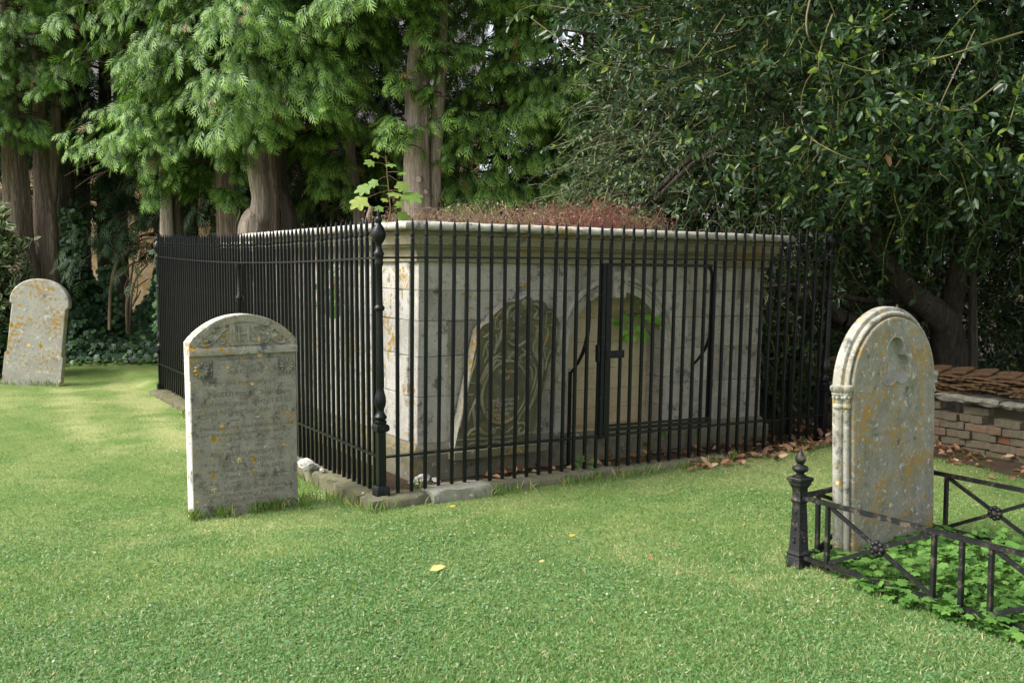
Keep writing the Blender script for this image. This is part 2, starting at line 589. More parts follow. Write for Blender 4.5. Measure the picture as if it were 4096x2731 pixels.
# ------------------------------------------------------------------ ground
def build_ground():
    xs = np.concatenate([[-400, -120, -40, -20, -14], np.arange(-11, 9.01, 0.09), [12, 20, 40, 120, 400]])
    ys = np.concatenate([[-400, -100, -30, -8, 0], np.arange(2.4, 20.01, 0.09), [24, 30, 50, 120, 400]])
    X, Y = np.meshgrid(xs, ys)
    Z = lawn_z(X, Y) + (vnoise(np.c_[X.ravel(), Y.ravel()], 5.0, 2).reshape(X.shape) - 0.5) * 0.012
    nx, ny = len(xs), len(ys)
    i, j = np.meshgrid(np.arange(nx - 1), np.arange(ny - 1))
    a = (j * nx + i).ravel()
    me = np_mesh("ground", np.c_[X.ravel(), Y.ravel(), Z.ravel()], np.c_[a, a + 1, a + nx + 1, a + nx])
    at_ = me.attributes.new("soil", "FLOAT", "POINT")
    at_.data.foreach_set("value", soil_f(X, Y).ravel().astype(np.float32))
    me.polygons.foreach_set("use_smooth", np.ones(len(me.polygons), dtype=bool))
    t = NT("lawn and leaf mould")
    g = t.mix(t.step(t.noise(1.3, 5), 0.35, 0.65), (0.11, 0.195, 0.045), (0.185, 0.25, 0.075))
    g = t.mix(t.math("MULTIPLY", t.step(t.noise(55, 4), 0.5, 0.7), 0.6), g, (0.20, 0.18, 0.08))
    g = t.mix(t.math("MULTIPLY", t.attr("straw"), 0.75), g, (0.36, 0.38, 0.16))
    s = t.mix(t.noise(9, 8, 0.7), (0.030, 0.020, 0.013), (0.13, 0.095, 0.065))
    s = t.mix(t.math("MULTIPLY", t.step(t.noise(70, 3), 0.62, 0.70), 0.7), s, (0.30, 0.26, 0.21))
    s = t.mix(t.math("MULTIPLY", t.step(t.noise(2.2, 5), 0.48, 0.62), 0.65), s, (0.075, 0.085, 0.02))
    k = t.math("ADD", t.attr("soil"), t.math("MULTIPLY", t.math("SUBTRACT", t.noise(14, 6, 0.7), 0.5), 0.5))
    t.bump(t.noise(60, 6, 0.7), 0.8, 0.02)
    tag(link("ground", me, t.done(t.mix(t.step(k, 0.35, 0.6), g, s), 0.95, 0.1)), kind="structure")


build_ground()

# ------------------------------------------------------------------ tall iron railing round the tomb
RAIL_T = 1.62
RAIL_B = 0.245
BAR_TOP = [(h_ * 0.98, z_) for h_, z_ in [(0.0098, 0.0), (0.0098, 1.745), (0.0082, 1.75), (0.0098, 1.755), (0.0098, 1.765), (0.0062, 1.778), (0.0108, 1.79), (0.0108, 1.80), (0.0078, 1.812), (0.0072, 1.872), (0.0062, 1.878), (0.0008, 1.912)]]


def railing_post(parent, x, s=1.0, lean=0.0):
    m = MB()
    m.sq([(0.047, -0.02), (0.047, 0.035), (0.036, 0.055)], (x, 0), lean)
    m.sq([(0.0275, 0.05), (0.0275, 0.435)], (x, 0), lean)
    m.sq([(0.036, 0.432), (0.047, 0.445), (0.047, 0.472), (0.036, 0.484)], (x, 0), lean)
    prof = [(0.036, 0.48), (0.042, 0.492), (0.042, 0.505), (0.033, 0.512), (0.043, 0.523), (0.045, 0.535), (0.034, 0.550), (0.025, 0.570), (0.027, 0.59), (0.036, 0.612), (0.041, 0.64),
            (0.039, 0.668), (0.030, 0.700), (0.0255, 0.725), (0.028, 0.745), (0.026, 0.95), (0.0235, 1.24), (0.024, 1.262), (0.034, 1.270), (0.037, 1.282), (0.033, 1.294), (0.024, 1.302),
            (0.0235, 1.33), (0.0225, 1.565), (0.029, 1.575), (0.031, 1.592), (0.027, 1.606), (0.031, 1.634), (0.036, 1.648), (0.034, 1.662), (0.026, 1.672), (0.019, 1.695), (0.019, 1.71), (0.030, 1.730),
            (0.043, 1.750), (0.050, 1.778), (0.048, 1.805), (0.036, 1.830), (0.022, 1.848), (0.018, 1.858), (0.022, 1.868), (0.026, 1.882), (0.022, 1.897), (0.012, 1.905), (0.012, 1.912), (0.010, 1.93), (0.001, 1.955)]
    k = 16
    m.rings([[(x + lean * z + r * s * math.cos(2 * math.pi * j / k), r * s * math.sin(2 * math.pi * j / k), z) for j in range(k)] for r, z in prof], True, True)
    return m.build("post", M["iron"], parent, 40)


def rail(parent, pts, w_=0.046, h_=0.014, name="rail"):
    m = MB()
    rs = []
    for p in pts:
        p = Vector(p)
        rs.append([p + Vector((0, a * w_ / 2, b * h_ / 2)) for a, b in ((-1, -1), (1, -1), (1, 1), (-1, 1))])
    m.rings(rs, True, True)
    return m.build(name, M["iron"], parent)


def bar_mesh(lean, jit, wd=1.08):
    m = MB()
    m.sq([(h * wd * (1 + jit), z) for h, z in BAR_TOP], (0, 0), lean)
    return m


front = empty("iron_railing", C0, (0, 0, ANG))
tag(front, "tall black spiked iron railing with a gate, in front of the tomb's arched niche", "railing", "spiked railings round the stone tomb")
lean_at = lambda u: 0.010 + 0.028 * u / LEN_F
railing_post(front, 0.0, 1.0, 0.0)
railing_post(front, LEN_F, 1.0, 0.040)
dip = lambda u, z, a: (u, 0, z + a * math.sin(u * 1.3))
rail(front, [dip(u, RAIL_T + 0.005 - 0.012 * u / LEN_F, 0.004) for u in np.linspace(0.02, LEN_F + 0.05, 12)])
rail(front, [dip(u, RAIL_B + 0.008 - 0.035 * u / LEN_F, 0.003) for u in np.linspace(0.02, LEN_F, 12)])
u = 0.125
nb = 0
G0, G1 = 1.84, 2.965
bars_u = []
while u < LEN_F - 0.05:
    bars_u.append(u)
    u += 0.1055
for u in bars_u:
    m = bar_mesh(lean_at(u) + rnd.gauss(0, 0.0035), rnd.uniform(-0.03, 0.05))
    o = m.build("bar", M["iron"], front)
    o.location = (u, 0, -0.01 - 0.02 * u / LEN_F + rnd.uniform(-0.006, 0.006))
# gate set into the run
gate = empty("gate", (0, 0, 0))
gate.parent = front
m = MB()
le = lean_at(G0)
for x0, hw, yy in ((G0, 0.016, -0.012), (G0 + 0.048, 0.010, -0.006)):
    m.bar((x0 + le * 0.25, yy, 0.22), (x0 + le * 1.6, yy, 1.585), 2 * hw, 0.03)
le1 = lean_at(G1)
m.bar((G1 + le1 * 0.25, 0.024, 0.26), (G1 + le1 * 1.57, 0.024, 1.50), 0.017, 0.022)
m.tube([(G1 + le1 * 1.5, 0.024, 1.49), (G1 + 0.035, 0.024, 1.53), (G1 + 0.01, 0.024, 1.562), (G1 - 0.04, 0.024, 1.574)], 0.015, 6)
m.bar((G0 + 0.03 + le, -0.004, 1.577), (G1 + 0.02, 0.0, 1.562), 0.02, 0.022)
m.bar((G0 + 0.03, -0.012, 0.285), (G1 + 0.02, -0.012, 0.262), 0.022, 0.026)
m.bar((G0 + 0.03, -0.012, 0.316), (G1 + 0.02, -0.012, 0.293), 0.022, 0.018)
m.build("gate_frame", M["iron"], gate, 30)
m = MB()
m.box(G0 + 0.055, G0 + 0.235, -0.021, -0.011, 0.845, 0.905, 0.002)
for x in (0.07, 0.145, 0.22):
    m.ball((G0 + x, -0.022, 0.86), 0.007, 5)
    m.ball((G0 + x, -0.022, 0.89), 0.007, 5)
m.box(G0 - 0.02, G0 - 0.004, -0.024, 0.02, 0.82, 0.955, 0.002)
m.build("latch_plate", M["iron"], gate, 30)
# back stays that brace the run from inside
for us in (1.735, 2.995, 4.16):
    m = MB()
    l_ = lean_at(us)
    pts = []
    for t_ in np.linspace(0, 1, 14):
        z = 1.30 - 0.58 * t_
        y = 0.015 + 0.235 * (t_ ** 3.2)
        pts.append((us + l_ * z, y, z))
    pts.append((us + l_ * 0.70, 0.262, 0.715))
    m.tube(pts, [0.010 + 0.006 * math.sin(math.pi * min(1, t_)) for t_ in np.linspace(0, 1, 15)], 6)
    m.bar((us + l_ * 0.72, 0.262, 0.725), (us, 0.262, -0.03), 0.022, 0.022)
    m.build("back_stay", M["iron"], front, 40)

side = empty("iron_railing", C0, (0, 0, ANG + math.pi / 2))
tag(side, "long black spiked iron railing running back beside the grey headstone", "railing", "spiked railings round the stone tomb")
railing_post(side, LEN_S, 1.0, 0.0)


def side_z(x):
    t_ = x / LEN_S
    return RAIL_T + 0.005 - 0.045 * math.sin(math.pi * min(1, t_)) + 0.04 * t_ ** 2


rail(side, [(x, 0, side_z(x)) for x in np.linspace(0.02, LEN_S, 30)])
rail(side, [(x, 0, RAIL_B + 0.01 + 0.05 * x / LEN_S) for x in np.linspace(0.02, LEN_S, 12)])
x = 0.105
while x < LEN_S - 0.04:
    m = bar_mesh(rnd.uniform(-0.006, 0.006), rnd.uniform(-0.03, 0.05), 1.25)
    o = m.build("bar", M["iron"], side)
    o.location = (x, 0, side_z(x) - RAIL_T - 0.01 + rnd.uniform(-0.007, 0.007))
    x += 0.0985
# thin outer stanchion halfway
m = MB()
xs_ = LEN_S * 0.462
m.lathe([(0.0286, -0.06), (0.0286, 0.4), (0.0338, 0.44), (0.0234, 0.50), (0.0221, 1.22), (0.0390, 1.245), (0.0390, 1.262), (0.0221, 1.285), (0.0195, 1.53), (0.0312, 1.555), (0.0312, 1.578)], (xs_, 0.04), 10)
m.build("stanchion", M["iron"], side, 40)

# ------------------------------------------------------------------ kerb stones below the railing
def kerb_stone(frame_ang, x0, x1, y0, y1, ztop, label, mat="kerb", rough=0.012, zb=-0.22):
    m = MB()
    m.tint = rnd.random()
    nx, ny = max(3, int((x1 - x0) / 0.05)), 5
    cx = (x0 + x1) / 2
    rs = []
    prof = [(y0 + 0.004, zb), (y0, ztop - 0.03), (y0 + 0.012, ztop - 0.006), (y0 + 0.05, ztop), ((y0 + y1) / 2, ztop + 0.003), (y1 - 0.02, ztop), (y1, ztop - 0.012), (y1, zb)]
    for i in range(nx + 1):
        x = x0 + (x1 - x0) * i / nx
        e = 0.012 if i in (0, nx) else 0.0
        rs.append([(x - cx, yy + (rnd.uniform(-rough, rough) if zz > zb else 0) + (e if yy < (y0 + y1) / 2 else -e), zz + rnd.uniform(-rough, rough) * 0.45 - (e if zz > zb else 0)) for yy, zz in prof])
    m.rings(rs, True, True)
    o = m.build("kerb_stone", M[mat], None, 50)
    a = Vector((math.cos(frame_ang), math.sin(frame_ang), 0))
    o.location = C0 + a * cx
    o.rotation_euler = (0, 0, frame_ang)
    tag(o, label, "kerb stone", "kerb stones under the railings")


kerb_stone(ANG, -0.12, 0.315, -0.13, 0.10, -0.012, "mossy kerb stone under the corner post of the tall railing", rough=0.016)
kerb_stone(ANG, 0.325, 0.80, -0.165, 0.07, 0.006, "pale broken kerb stone jutting out just right of the corner post", "kerb_pale", 0.016)
kerb_stone(ANG, 0.81, 2.0, -0.10, 0.10, -0.012, "long mossy kerb stone right of the pale jutting kerb stone")
kerb_stone(ANG, 2.01, 3.2, -0.095, 0.10, -0.03, "long kerb stone below the gate in the tall railing")
kerb_stone(ANG, 3.21, LEN_F + 0.1, -0.09, 0.10, -0.05, "leaf-strewn kerb stone at the far right end of the tall railing")
for k, (a, b, z) in enumerate(((0.12, 0.62, -0.01), (0.63, 1.25, -0.016), (1.26, 2.1, -0.022), (2.11, 3.4, -0.03), (3.41, 5.2, -0.035), (5.21, LEN_S + 0.1, -0.03))):
    kerb_stone(ANG + math.pi / 2, a, b, -0.10, 0.13, z,
               ["short grey kerb stone next to the corner kerb stone, under the side railing", "weathered kerb stone second back along the side railing, by the white rubble",
                "kerb stone under the side railing beside the right edge of the grey headstone", "kerb stone under the side railing behind the grey headstone",
                "kerb stone under the side railing left of the grey headstone", "last kerb stone at the far end of the side railing"][k], rough=0.018)

# ------------------------------------------------------------------ the tomb
tomb = empty("tomb", C0, (0, R(0.9), ANG))
tag(tomb, "pale limestone tomb with a heavy cornice and an arched niche, inside the tall railing", "tomb")
TU0, TU1, TV0, TV1 = 0.44, 3.895, 0.35, 5.6
WT, WB = 1.605, 0.255
AU, AZ, AR = 2.25, 0.905, 0.485                             # niche centre, springing, inner radius


def seg_poly(x0, x1, z0, z1, r=0.535):
    """part of a wall block outside the niche arch (None if nothing is left)"""
    def half(z):
        if z < AZ: return r
        d = r * r - (z - AZ) ** 2
        return math.sqrt(d) if d > 0 else 0.0
    zs = np.linspace(z0, z1, 7)
    out = []
    if x0 < AU < x1 and z1 > AZ + r:
        out = [(x0, x1)]
        if z0 >= AZ + r: return [[(x0, z0), (x1, z0), (x1, z1), (x0, z1)]]
    res = []
    # left piece
    if x0 < AU - 0.02:
        edge = [(min(x1, AU, AU - half(z)), z) for z in zs]
        if max(e[0] for e in edge) - x0 > 0.03:
            res.append([(x0, z0)] + [(max(e[0], x0 + 0.005), e[1]) for e in edge] + [(x0, z1)])
    if x1 > AU + 0.02:
        edge = [(max(x0, AU, AU + half(z)), z) for z in zs[::-1]]
        if x1 - min(e[0] for e in edge) > 0.03:
            res.append([(x1, z0), (x1, z1)] + [(min(e[0], x1 - 0.005), e[1]) for e in edge])
    return res


courses = [(WB, 0.605), (0.605, 0.905), (0.905, 1.17), (1.17, 1.395), (1.395, WT)]
m = MB()
gap = 0.0016
for ci, (z0, z1) in enumerate(courses):
    cuts = [TU0] + {0: [0.78, 1.30, 1.66, 2.84, 3.10, 3.55], 1: [0.72, 1.05, 1.66, 2.84, 3.30, 3.58], 2: [0.69, 0.98, 1.45, 3.02, 3.42], 3: [0.86, 1.05, 1.48, 1.72, 2.72, 3.0, 3.30, 3.62], 4: [0.93, 1.30, 1.68, 2.18, 2.33, 2.75, 3.22, 3.60]}[ci] + [TU1]
    for x0, x1 in zip(cuts[:-1], cuts[1:]):
        for poly in seg_poly(x0 + gap, x1 - gap, z0 + gap, z1 - gap):
            m.tint = min(1, max(0, rnd.gauss(0.58, 0.30) - (0.25 if (x0 < 1.0 and ci < 3 and rnd.random() < 0.6) or x0 > 3.0 and ci < 3 else 0)))
            yo = rnd.uniform(-0.003, 0.003)
            if ci == 2 and x0 == 0.69:
                m.tint = 0.1
                yo = 0.028
            if ci == 3 and x0 == 0.86: yo = 0.012; m.tint = 0.9
            if ci == 3 and x0 == 1.05: yo = -0.004; m.tint = 1.0
            m.prism(poly, TV0 + yo, TV0 + 0.12, 0.002)
m.build("front_wall", M["ashlar"], tomb)
m = MB()
m.tint = 0.35
m.box(TU0 + 0.02, AU - AR - 0.06, TV0 + 0.06, TV1 - 0.02, 0.02, WT)
m.box(AU + AR + 0.06, TU1 - 0.02, TV0 + 0.06, TV1 - 0.02, 0.02, WT)
m.box(AU - AR - 0.06, AU + AR + 0.06, TV0 + 0.34, TV1 - 0.02, 0.02, WT)
m.box(AU - AR - 0.06, AU + AR + 0.06, TV0 + 0.12, TV0 + 0.34, AZ + AR + 0.06, WT)
m.build("core", M["ashlar"], tomb)
m = MB()
for ci, (z0, z1) in enumerate(courses):
    y = TV0
    first = True
    while y < TV1 - 0.2:
        y1 = min(TV1, y + ((0.24 if ci % 2 else 0.36) if first else rnd.uniform(0.45, 0.9)))
        first = False
        m.tint = min(1, max(0, rnd.gauss(0.55, 0.3)))
        d = rnd.uniform(-0.006, 0.006) - (0.02 if y < TV0 + 0.2 else 0)
        m.box(TU0 + d - 0.0, TU0 + 0.1, y + 0.004 + (0.122 if y == TV0 else 0), y1 - 0.004, z0 + 0.0018, z1 - 0.0018, 0.004)
        if y == TV0: m.box(TU0 - 0.0, TU0 + 0.02, y + 0.008, y + 0.121, z0 + 0.0035, z1 - 0.0035)
        y = y1
m.build("side_wall", M["ashlar_side"], tomb)
m = MB()
m.tint = 0.4
m.box(TU1 - 0.02, TU1 - 0.002, TV0 + 0.12, TV1, WB, WT)
m.build("end_wall", M["ashlar"], tomb)


def skirt(prof, a0, a1, b0, b1):
    return [[(a0 - o, b0 - o, z), (a1 + o, b0 - o, z), (a1 + o, b1 + o, z), (a0 - o, b1 + o, z)] for o, z in prof]


m = MB()
m.tint = 0.4
m.rings(skirt([(0.055, -0.05), (0.058, 0.175), (0.052, 0.188), (0.040, 0.192), (0.038, 0.205), (0.030, 0.225), (0.012, 0.243), (0.006, 0.256)], TU0, TU1, TV0, TV1), True, True)
m.build("plinth", M["plinth"], tomb, 25)
m = MB()
m.rings(skirt([(0.004, WT - 0.004), (0.030, WT + 0.002), (0.032, WT + 0.024), (0.020, WT + 0.030), (0.024, WT + 0.055), (0.040, WT + 0.085), (0.066, WT + 0.105), (0.074, WT + 0.108), (0.074, WT + 0.122), (0.098, WT + 0.126),
               (0.104, WT + 0.150), (0.122, WT + 0.186), (0.124, WT + 0.192), (0.100, WT + 0.197), (0.100, WT + 0.226)], TU0, TU1, TV0, 4.05), True, True)
m.build("cornice", M["cornice"], tomb, 20)
m = MB()
sl = [(0.165, WT + 0.228), (0.186, WT + 0.233), (0.196, WT + 0.246), (0.198, WT + 0.262), (0.188, WT + 0.279), (0.170, WT + 0.287), (0.05, WT + 0.295), (-0.3, WT + 0.30)]
# chipped slab edge: subdivide the long edges
rs = []
per = [(TU0, TV0), (TU1, TV0), (TU1, 4.05), (TU0, 4.05)]
dirs = [(-1, -1), (1, -1), (1, 1), (-1, 1)]
path = []
for i in range(4):
    a, b = per[i], per[(i + 1) % 4]
    da, db = dirs[i], dirs[(i + 1) % 4]
    n = 60 if i in (0, 3) else 4
    for j in range(n):
        t_ = j / n
        path.append(((a[0] + (b[0] - a[0]) * t_, a[1] + (b[1] - a[1]) * t_), (da[0] + (db[0] - da[0]) * t_, da[1] + (db[1] - da[1]) * t_)))
ch = [rnd.uniform(-0.004, 0.004) - (0.012 if rnd.random() < 0.1 else 0) for _ in path]
for o_, z_ in sl:
    rs.append([(p[0] + d[0] * (o_ + (ch[i] if 0.17 < o_ else 0)), p[1] + d[1] * (o_ + (ch[i] if 0.17 < o_ else 0)), z_ + (rnd.uniform(-0.003, 0.003) if o_ > 0 else 0)) for i, (p, d) in enumerate(path)])
m.rings(rs, True, True)
m.build("capping_slab", M["slab"], tomb, 40)
m = MB()
m.rings(skirt([(-0.02, WT - 0.004), (0.0, WT + 0.03), (0.02, WT + 0.06), (0.06, WT + 0.1), (0.06, WT + 0.16), (0.10, WT + 0.165), (0.115, WT + 0.19), (0.10, WT + 0.215), (0.0, WT + 0.225)], TU0 + 0.1, TU1 - 0.1, 4.26, TV1), True, True)
m.build("rear_cornice", M["slab"], tomb, 25)
# niche: reveal, back, sill
path = [(-1, WB)] + [(-1, WB + (AZ - WB) * i / 6) for i in range(1, 6)]
arc = [(math.cos(math.pi - math.pi * i / 36), AZ, math.sin(math.pi * i / 36)) for i in range(37)]


def arch_sweep(mb, prof, zbase, cap=True):
    """prof: (radius, y) polyline swept up the jamb, round the arch and down"""
    rings_ = []
    for z in np.linspace(zbase, AZ, 7)[:-1]: rings_.append([(AU - r, y, z) for r, y in prof])
    for c, _, s in arc: rings_.append([(AU + r * c, y, AZ + r * s) for r, y in prof])
    for z in np.linspace(AZ, zbase, 7)[1:]: rings_.append([(AU + r, y, z) for r, y in prof])
    mb.rings(rings_, False, False, closed=False)
    n = len(prof)


m = MB()
m.tint = 0.95
V0 = TV0
arch_sweep(m, [(0.615, V0 + 0.02), (0.615, V0 - 0.040), (0.605, V0 - 0.054), (0.585, V0 - 0.056), (0.575, V0 - 0.044), (0.570, V0 - 0.018), (0.562, V0 - 0.018), (0.560, V0 - 0.030), (0.550, V0 - 0.030), (0.546, V0 - 0.012), (AR, V0 - 0.012), (AR, V0 + 0.215)], AZ)
m.build("archivolt", M["ashlar"], tomb, 30)
for s in (-1, 1):
    m = MB()
    for z0, z1, tn in ((WB, 0.42, 0.35), (0.423, 0.66, 0.5), (0.663, AZ - 0.002, 0.55)):
        m.tint = tn
        a, b = sorted((AU + s * AR, AU + s * 0.60))
        m.box(a, b, V0 - 0.012, V0 + 0.215, z0, z1, 0.004)
    m.build("jamb", M["ashlar"], tomb)
m = MB()
for z0, z1, tn in ((WB, 0.40, 0.0), (0.40, 0.56, 0.05), (0.56, 0.74, 0.30), (0.74, 0.96, 0.75), (0.96, 1.16, 0.65), (1.16, 1.46, 0.0)):  # top course tinted dark to stand for the arch's shade; lower courses stained
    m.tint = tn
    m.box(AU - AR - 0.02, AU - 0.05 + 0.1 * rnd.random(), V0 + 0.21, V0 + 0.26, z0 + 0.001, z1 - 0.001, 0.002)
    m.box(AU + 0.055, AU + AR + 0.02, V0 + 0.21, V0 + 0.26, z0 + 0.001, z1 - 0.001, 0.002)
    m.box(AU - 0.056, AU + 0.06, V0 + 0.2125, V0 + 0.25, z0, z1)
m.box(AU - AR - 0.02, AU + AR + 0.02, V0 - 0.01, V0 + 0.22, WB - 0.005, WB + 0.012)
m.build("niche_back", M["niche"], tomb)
m = MB()
m.tint = 0.85
m.prism([(AU - 0.055, 1.335), (AU + 0.055, 1.335), (AU + 0.082, 1.555), (AU - 0.082, 1.555)], V0 - 0.055, V0 + 0.1, 0.006)
m.build("keystone", M["ashlar"], tomb)

# ------------------------------------------------------------------ lettering helper
def text_into(mb, body, size, x, z, y0, depth, width=None, rot=0.0, arc=None):
    cu = bpy.data.curves.new("t", "FONT")
    cu.body = body
    cu.size = size
    cu.align_x = "CENTER"
    cu.align_y = "CENTER"
    cu.extrude = depth
    cu.resolution_u = 2
    ob = bpy.data.objects.new("t", cu)
    me = bpy.data.meshes.new_from_object(ob)
    vs = [v.co.copy() for v in me.vertices]
    if vs:
        wd = max(v.x for v in vs) - min(v.x for v in vs)
        k = width / wd if width else 1.0
        c, s = math.cos(rot), math.sin(rot)
        out = []
        for v in vs:
            vx = v.x * k
            if arc:
                a = math.pi / 2 - vx / arc
                rr = arc + v.y
                out.append((x + rr * math.cos(a), y0 - v.z, z + rr * math.sin(a)))
            else:
                out.append((x + vx * c - v.y * s, y0 - v.z, z + vx * s + v.y * c))
        mb.add(out, [tuple(p.vertices) for p in me.polygons])
    bpy.data.objects.remove(ob)
    bpy.data.curves.remove(cu)
    bpy.data.meshes.remove(me)


def spiral(cx, cz, r0, r1, a0, a1, y, n=16):
    return [(cx + (r0 + (r1 - r0) * t) * math.cos(a0 + (a1 - a0) * t), y, cz + (r0 + (r1 - r0) * t) * math.sin(a0 + (a1 - a0) * t)) for t in np.linspace(0, 1, n)]


# ------------------------------------------------------------------ grey headstone, front left
p = (gnd(775, 2072, -0.11) + gnd(1197, 2022, -0.11)) / 2
A1 = R(34)
h1 = empty("headstone", (p.x, p.y, -0.12), (0, 0, A1))
tag(h1, "grey round-topped headstone carved with scrolls, rosettes and IHS, before the side railing", "headstone", "headstones on the lawn")
W1, SH, AP, TH = 0.372, 1.185, 1.365, 0.125
RA = (W1 ** 2 + (AP - SH) ** 2) / (2 * (AP - SH))
ZC = AP - RA


def arcpts(r, w_, n=22):
    a = math.asin(min(1, w_ / r))
    return [(r * math.sin(t), ZC + r * math.cos(t)) for t in np.linspace(a, -a, n)]


m = MB()
body = [(-W1 + 0.004, -0.15), (W1 - 0.004, -0.15)] + arcpts(RA, W1)
m.prism(body, 0.018, TH, 0.004)
m.build("body", M["head1_edge"], h1, 30)
m = MB()
m.prism([(-W1 + 0.006, -0.15), (W1 - 0.006, -0.15), (W1 - 0.006, 0.93), (0.235, 0.93), (0.235, 1.06), (-0.215, 1.06), (-0.215, 0.93), (-W1 + 0.006, 0.93)], 0.0035, 0.017)
m.build("inscription_panel", M["head1"], h1)
m = MB()
m.prism([(-W1 + 0.003, 0.929), (-0.2155, 0.929), (-0.2155, 1.061), (0.2355, 1.061), (0.2355, 0.929), (W1 - 0.003, 0.929), (W1 - 0.003, 1.10), (-W1 + 0.003, 1.10)], 0.0145, 0.0175)
m.build("spandrel", M["head1"], h1)
m = MB()
ts = arcpts(RA - 0.001, W1 - 0.001, 30)
ti = arcpts(RA - 0.052, W1 - 0.03, 30)
m.rings([[(x, 0.0175, z) for x, z in ts], [(x, 0.004, z) for x, z in ts], [(x, 0.0, z - 0.004) for x, z in ts], [(x, 0.002, z) for x, z in ti], [(x, 0.014, z - 0.004) for x, z in ti]], closed=False)
m.prism([(x, z) for x, z in [(-W1 + 0.004, 1.10), (W1 - 0.004, 1.10), (W1 - 0.004, SH), *arcpts(RA - 0.03, W1 - 0.02)[1:-1], (-W1 + 0.004, SH)]], 0.0125, 0.0178)
m.rings([[(x, y, z) for y, z in ((0.0176, 1.092), (-0.010, 1.096), (-0.012, 1.125), (-0.004, 1.142), (0.0125, 1.15))] for x in np.linspace(-W1 - 0.002, W1 + 0.002, 12)], True, True)
m.build("tympanum", M["head1_top"], h1, 40)
m = MB()
for s in (-1, 1):
    m.tube([(s * x, 0.010, z) for x, z in [(0.315, 1.172), (0.27, 1.160), (0.225, 1.168), (0.195, 1.195), (0.165, 1.235), (0.13, 1.262), (0.105, 1.268)]], [0.006, 0.009, 0.010, 0.010, 0.010, 0.009, 0.006], 6)
    m.tube([(s * x, y, z) for x, y, z in spiral(0.262, 1.192, 0.040, 0.008, -2.2, 4.2, 0.010)], 0.0075, 6)
    m.tube([(s * x, y, z) for x, y, z in spiral(0.148, 1.192, 0.042, 0.008, 2.2, -4.4, 0.010)], 0.0085, 6)
    m.ball((s * 0.262, 0.010, 1.192), 0.012, 6, 1, 0.6, 1)
    m.ball((s * 0.148, 0.010, 1.192), 0.012, 6, 1, 0.6, 1)
    m.tube([(s * 0.195, 0.010, 1.235), (s * 0.205, 0.007, 1.258), (s * 0.19, 0.010, 1.272)], [0.005, 0.012, 0.004], 6)
m.build("scroll_carving", M["head1_top"], h1, 60)
m = MB()
m.prism([(-0.10, 1.155), (0.115, 1.155), (0.115, 1.305), (-0.10, 1.305)], 0.004, 0.0128, 0.003)
text_into(m, "IHS", 0.155, 0.008, 1.232, 0.001, 0.008, 0.175)
m.build("monogram_panel", M["head1_top"], h1)
for s, cx in ((-1, -0.292), (1, 0.30)):
    m = MB()
    for k in range(11):
        a = 2 * math.pi * k / 11
        pts = [(cx + r * math.cos(a + r * 9), 0.014 - 0.012 * math.sin(math.pi * min(1, r / 0.06)), 1.0 + r * math.sin(a + r * 9)) for r in (0.006, 0.02, 0.034, 0.045, 0.051)]
        m.tube(pts, [0.003, 0.007, 0.011, 0.012, 0.006], 6)
    m.ball((cx, 0.008, 1.0), 0.010, 6)
    m.build("rosette", M["head1"], h1, 60)
m = MB()
for body_, size, z, wd in (("Sacred", 0.062, 0.985, 0.24), ("to the memory of", 0.046, 0.905, 0.42), ("Matthew Collins.", 0.062, 0.835, 0.52), ("Born August 24th 1815.", 0.05, 0.768, 0.62), ("Died November 6th 1879.", 0.05, 0.708, 0.62),
                           ("\"Blessed are the dead which die in the", 0.038, 0.605, 0.67), ("Lord for they rest from their labours.\"", 0.038, 0.560, 0.67), ("Rev. xiv. 13.", 0.036, 0.520, 0.24),
                           ("Also to the memory of", 0.052, 0.425, 0.52), ("Robert Collins.", 0.056, 0.368, 0.39), ("who died August 19th 1879.", 0.044, 0.315, 0.55), ("Aged 79 Years.", 0.044, 0.268, 0.31),
                           ("Jane Wife of the above", 0.044, 0.185, 0.58), ("who died January 7th 1881.", 0.042, 0.142, 0.55), ("Aged 87 Years.", 0.042, 0.10, 0.32)):
    text_into(m, body_, size, 0.005, z, 0.0036, 0.0012, wd)
for z in (0.650, 0.470, 0.225, 0.055):
    for s in (-1, 1):
        m.box(s * 0.085 - 0.032 + 0.01, s * 0.085 + 0.032 + 0.01, 0.0022, 0.004, z - 0.0035, z + 0.0035)
m.build("lettering", M["letter"], h1)

# ------------------------------------------------------------------ leaning headstone, far left
p = gnd(122, 1530, -0.05)
h2 = empty("headstone", (p.x, p.y, -0.10), (R(-3), R(6.5), R(4)))
tag(h2, "leaning headstone crusted with orange lichen, standing before the ivy and twin tree trunks", "headstone", "headstones on the lawn")
m = MB()
rr = 0.395
prof = [(-0.392, -0.2), (0.392, -0.2), (0.392, 0.42), (0.365, 0.44), (0.360, 1.10), (0.390, 1.115), (0.395, 1.16)]
prof += [(rr * math.cos(t), 1.16 + 0.315 * math.sin(t)) for t in np.linspace(0.06, math.pi - 0.06, 26)]
prof += [(-0.395, 1.16), (-0.390, 1.115), (-0.360, 1.10), (-0.365, 0.44), (-0.392, 0.42)]
m.prism(prof, 0.0, 0.11, 0.010)
m.build("body", M["head2"], h2, 30)

# ------------------------------------------------------------------ arched headstone with trefoil, right
E3 = R(35.5)
p = gnd(3368, 2246, -0.09)
ex = Vector((math.cos(E3), math.sin(E3), 0))
h3 = empty("headstone", (p.x + ex.x * 0.44 + 0.02, p.y + ex.y * 0.44 - 0.04, -0.10), (0, R(-2.3), E3))
tag(h3, "tall buff headstone with moulded arch, trefoil recess and side capitals, inside the low grave railing", "headstone", "headstones on the lawn")
SP, RF, RO = 0.995, 0.388, 0.446


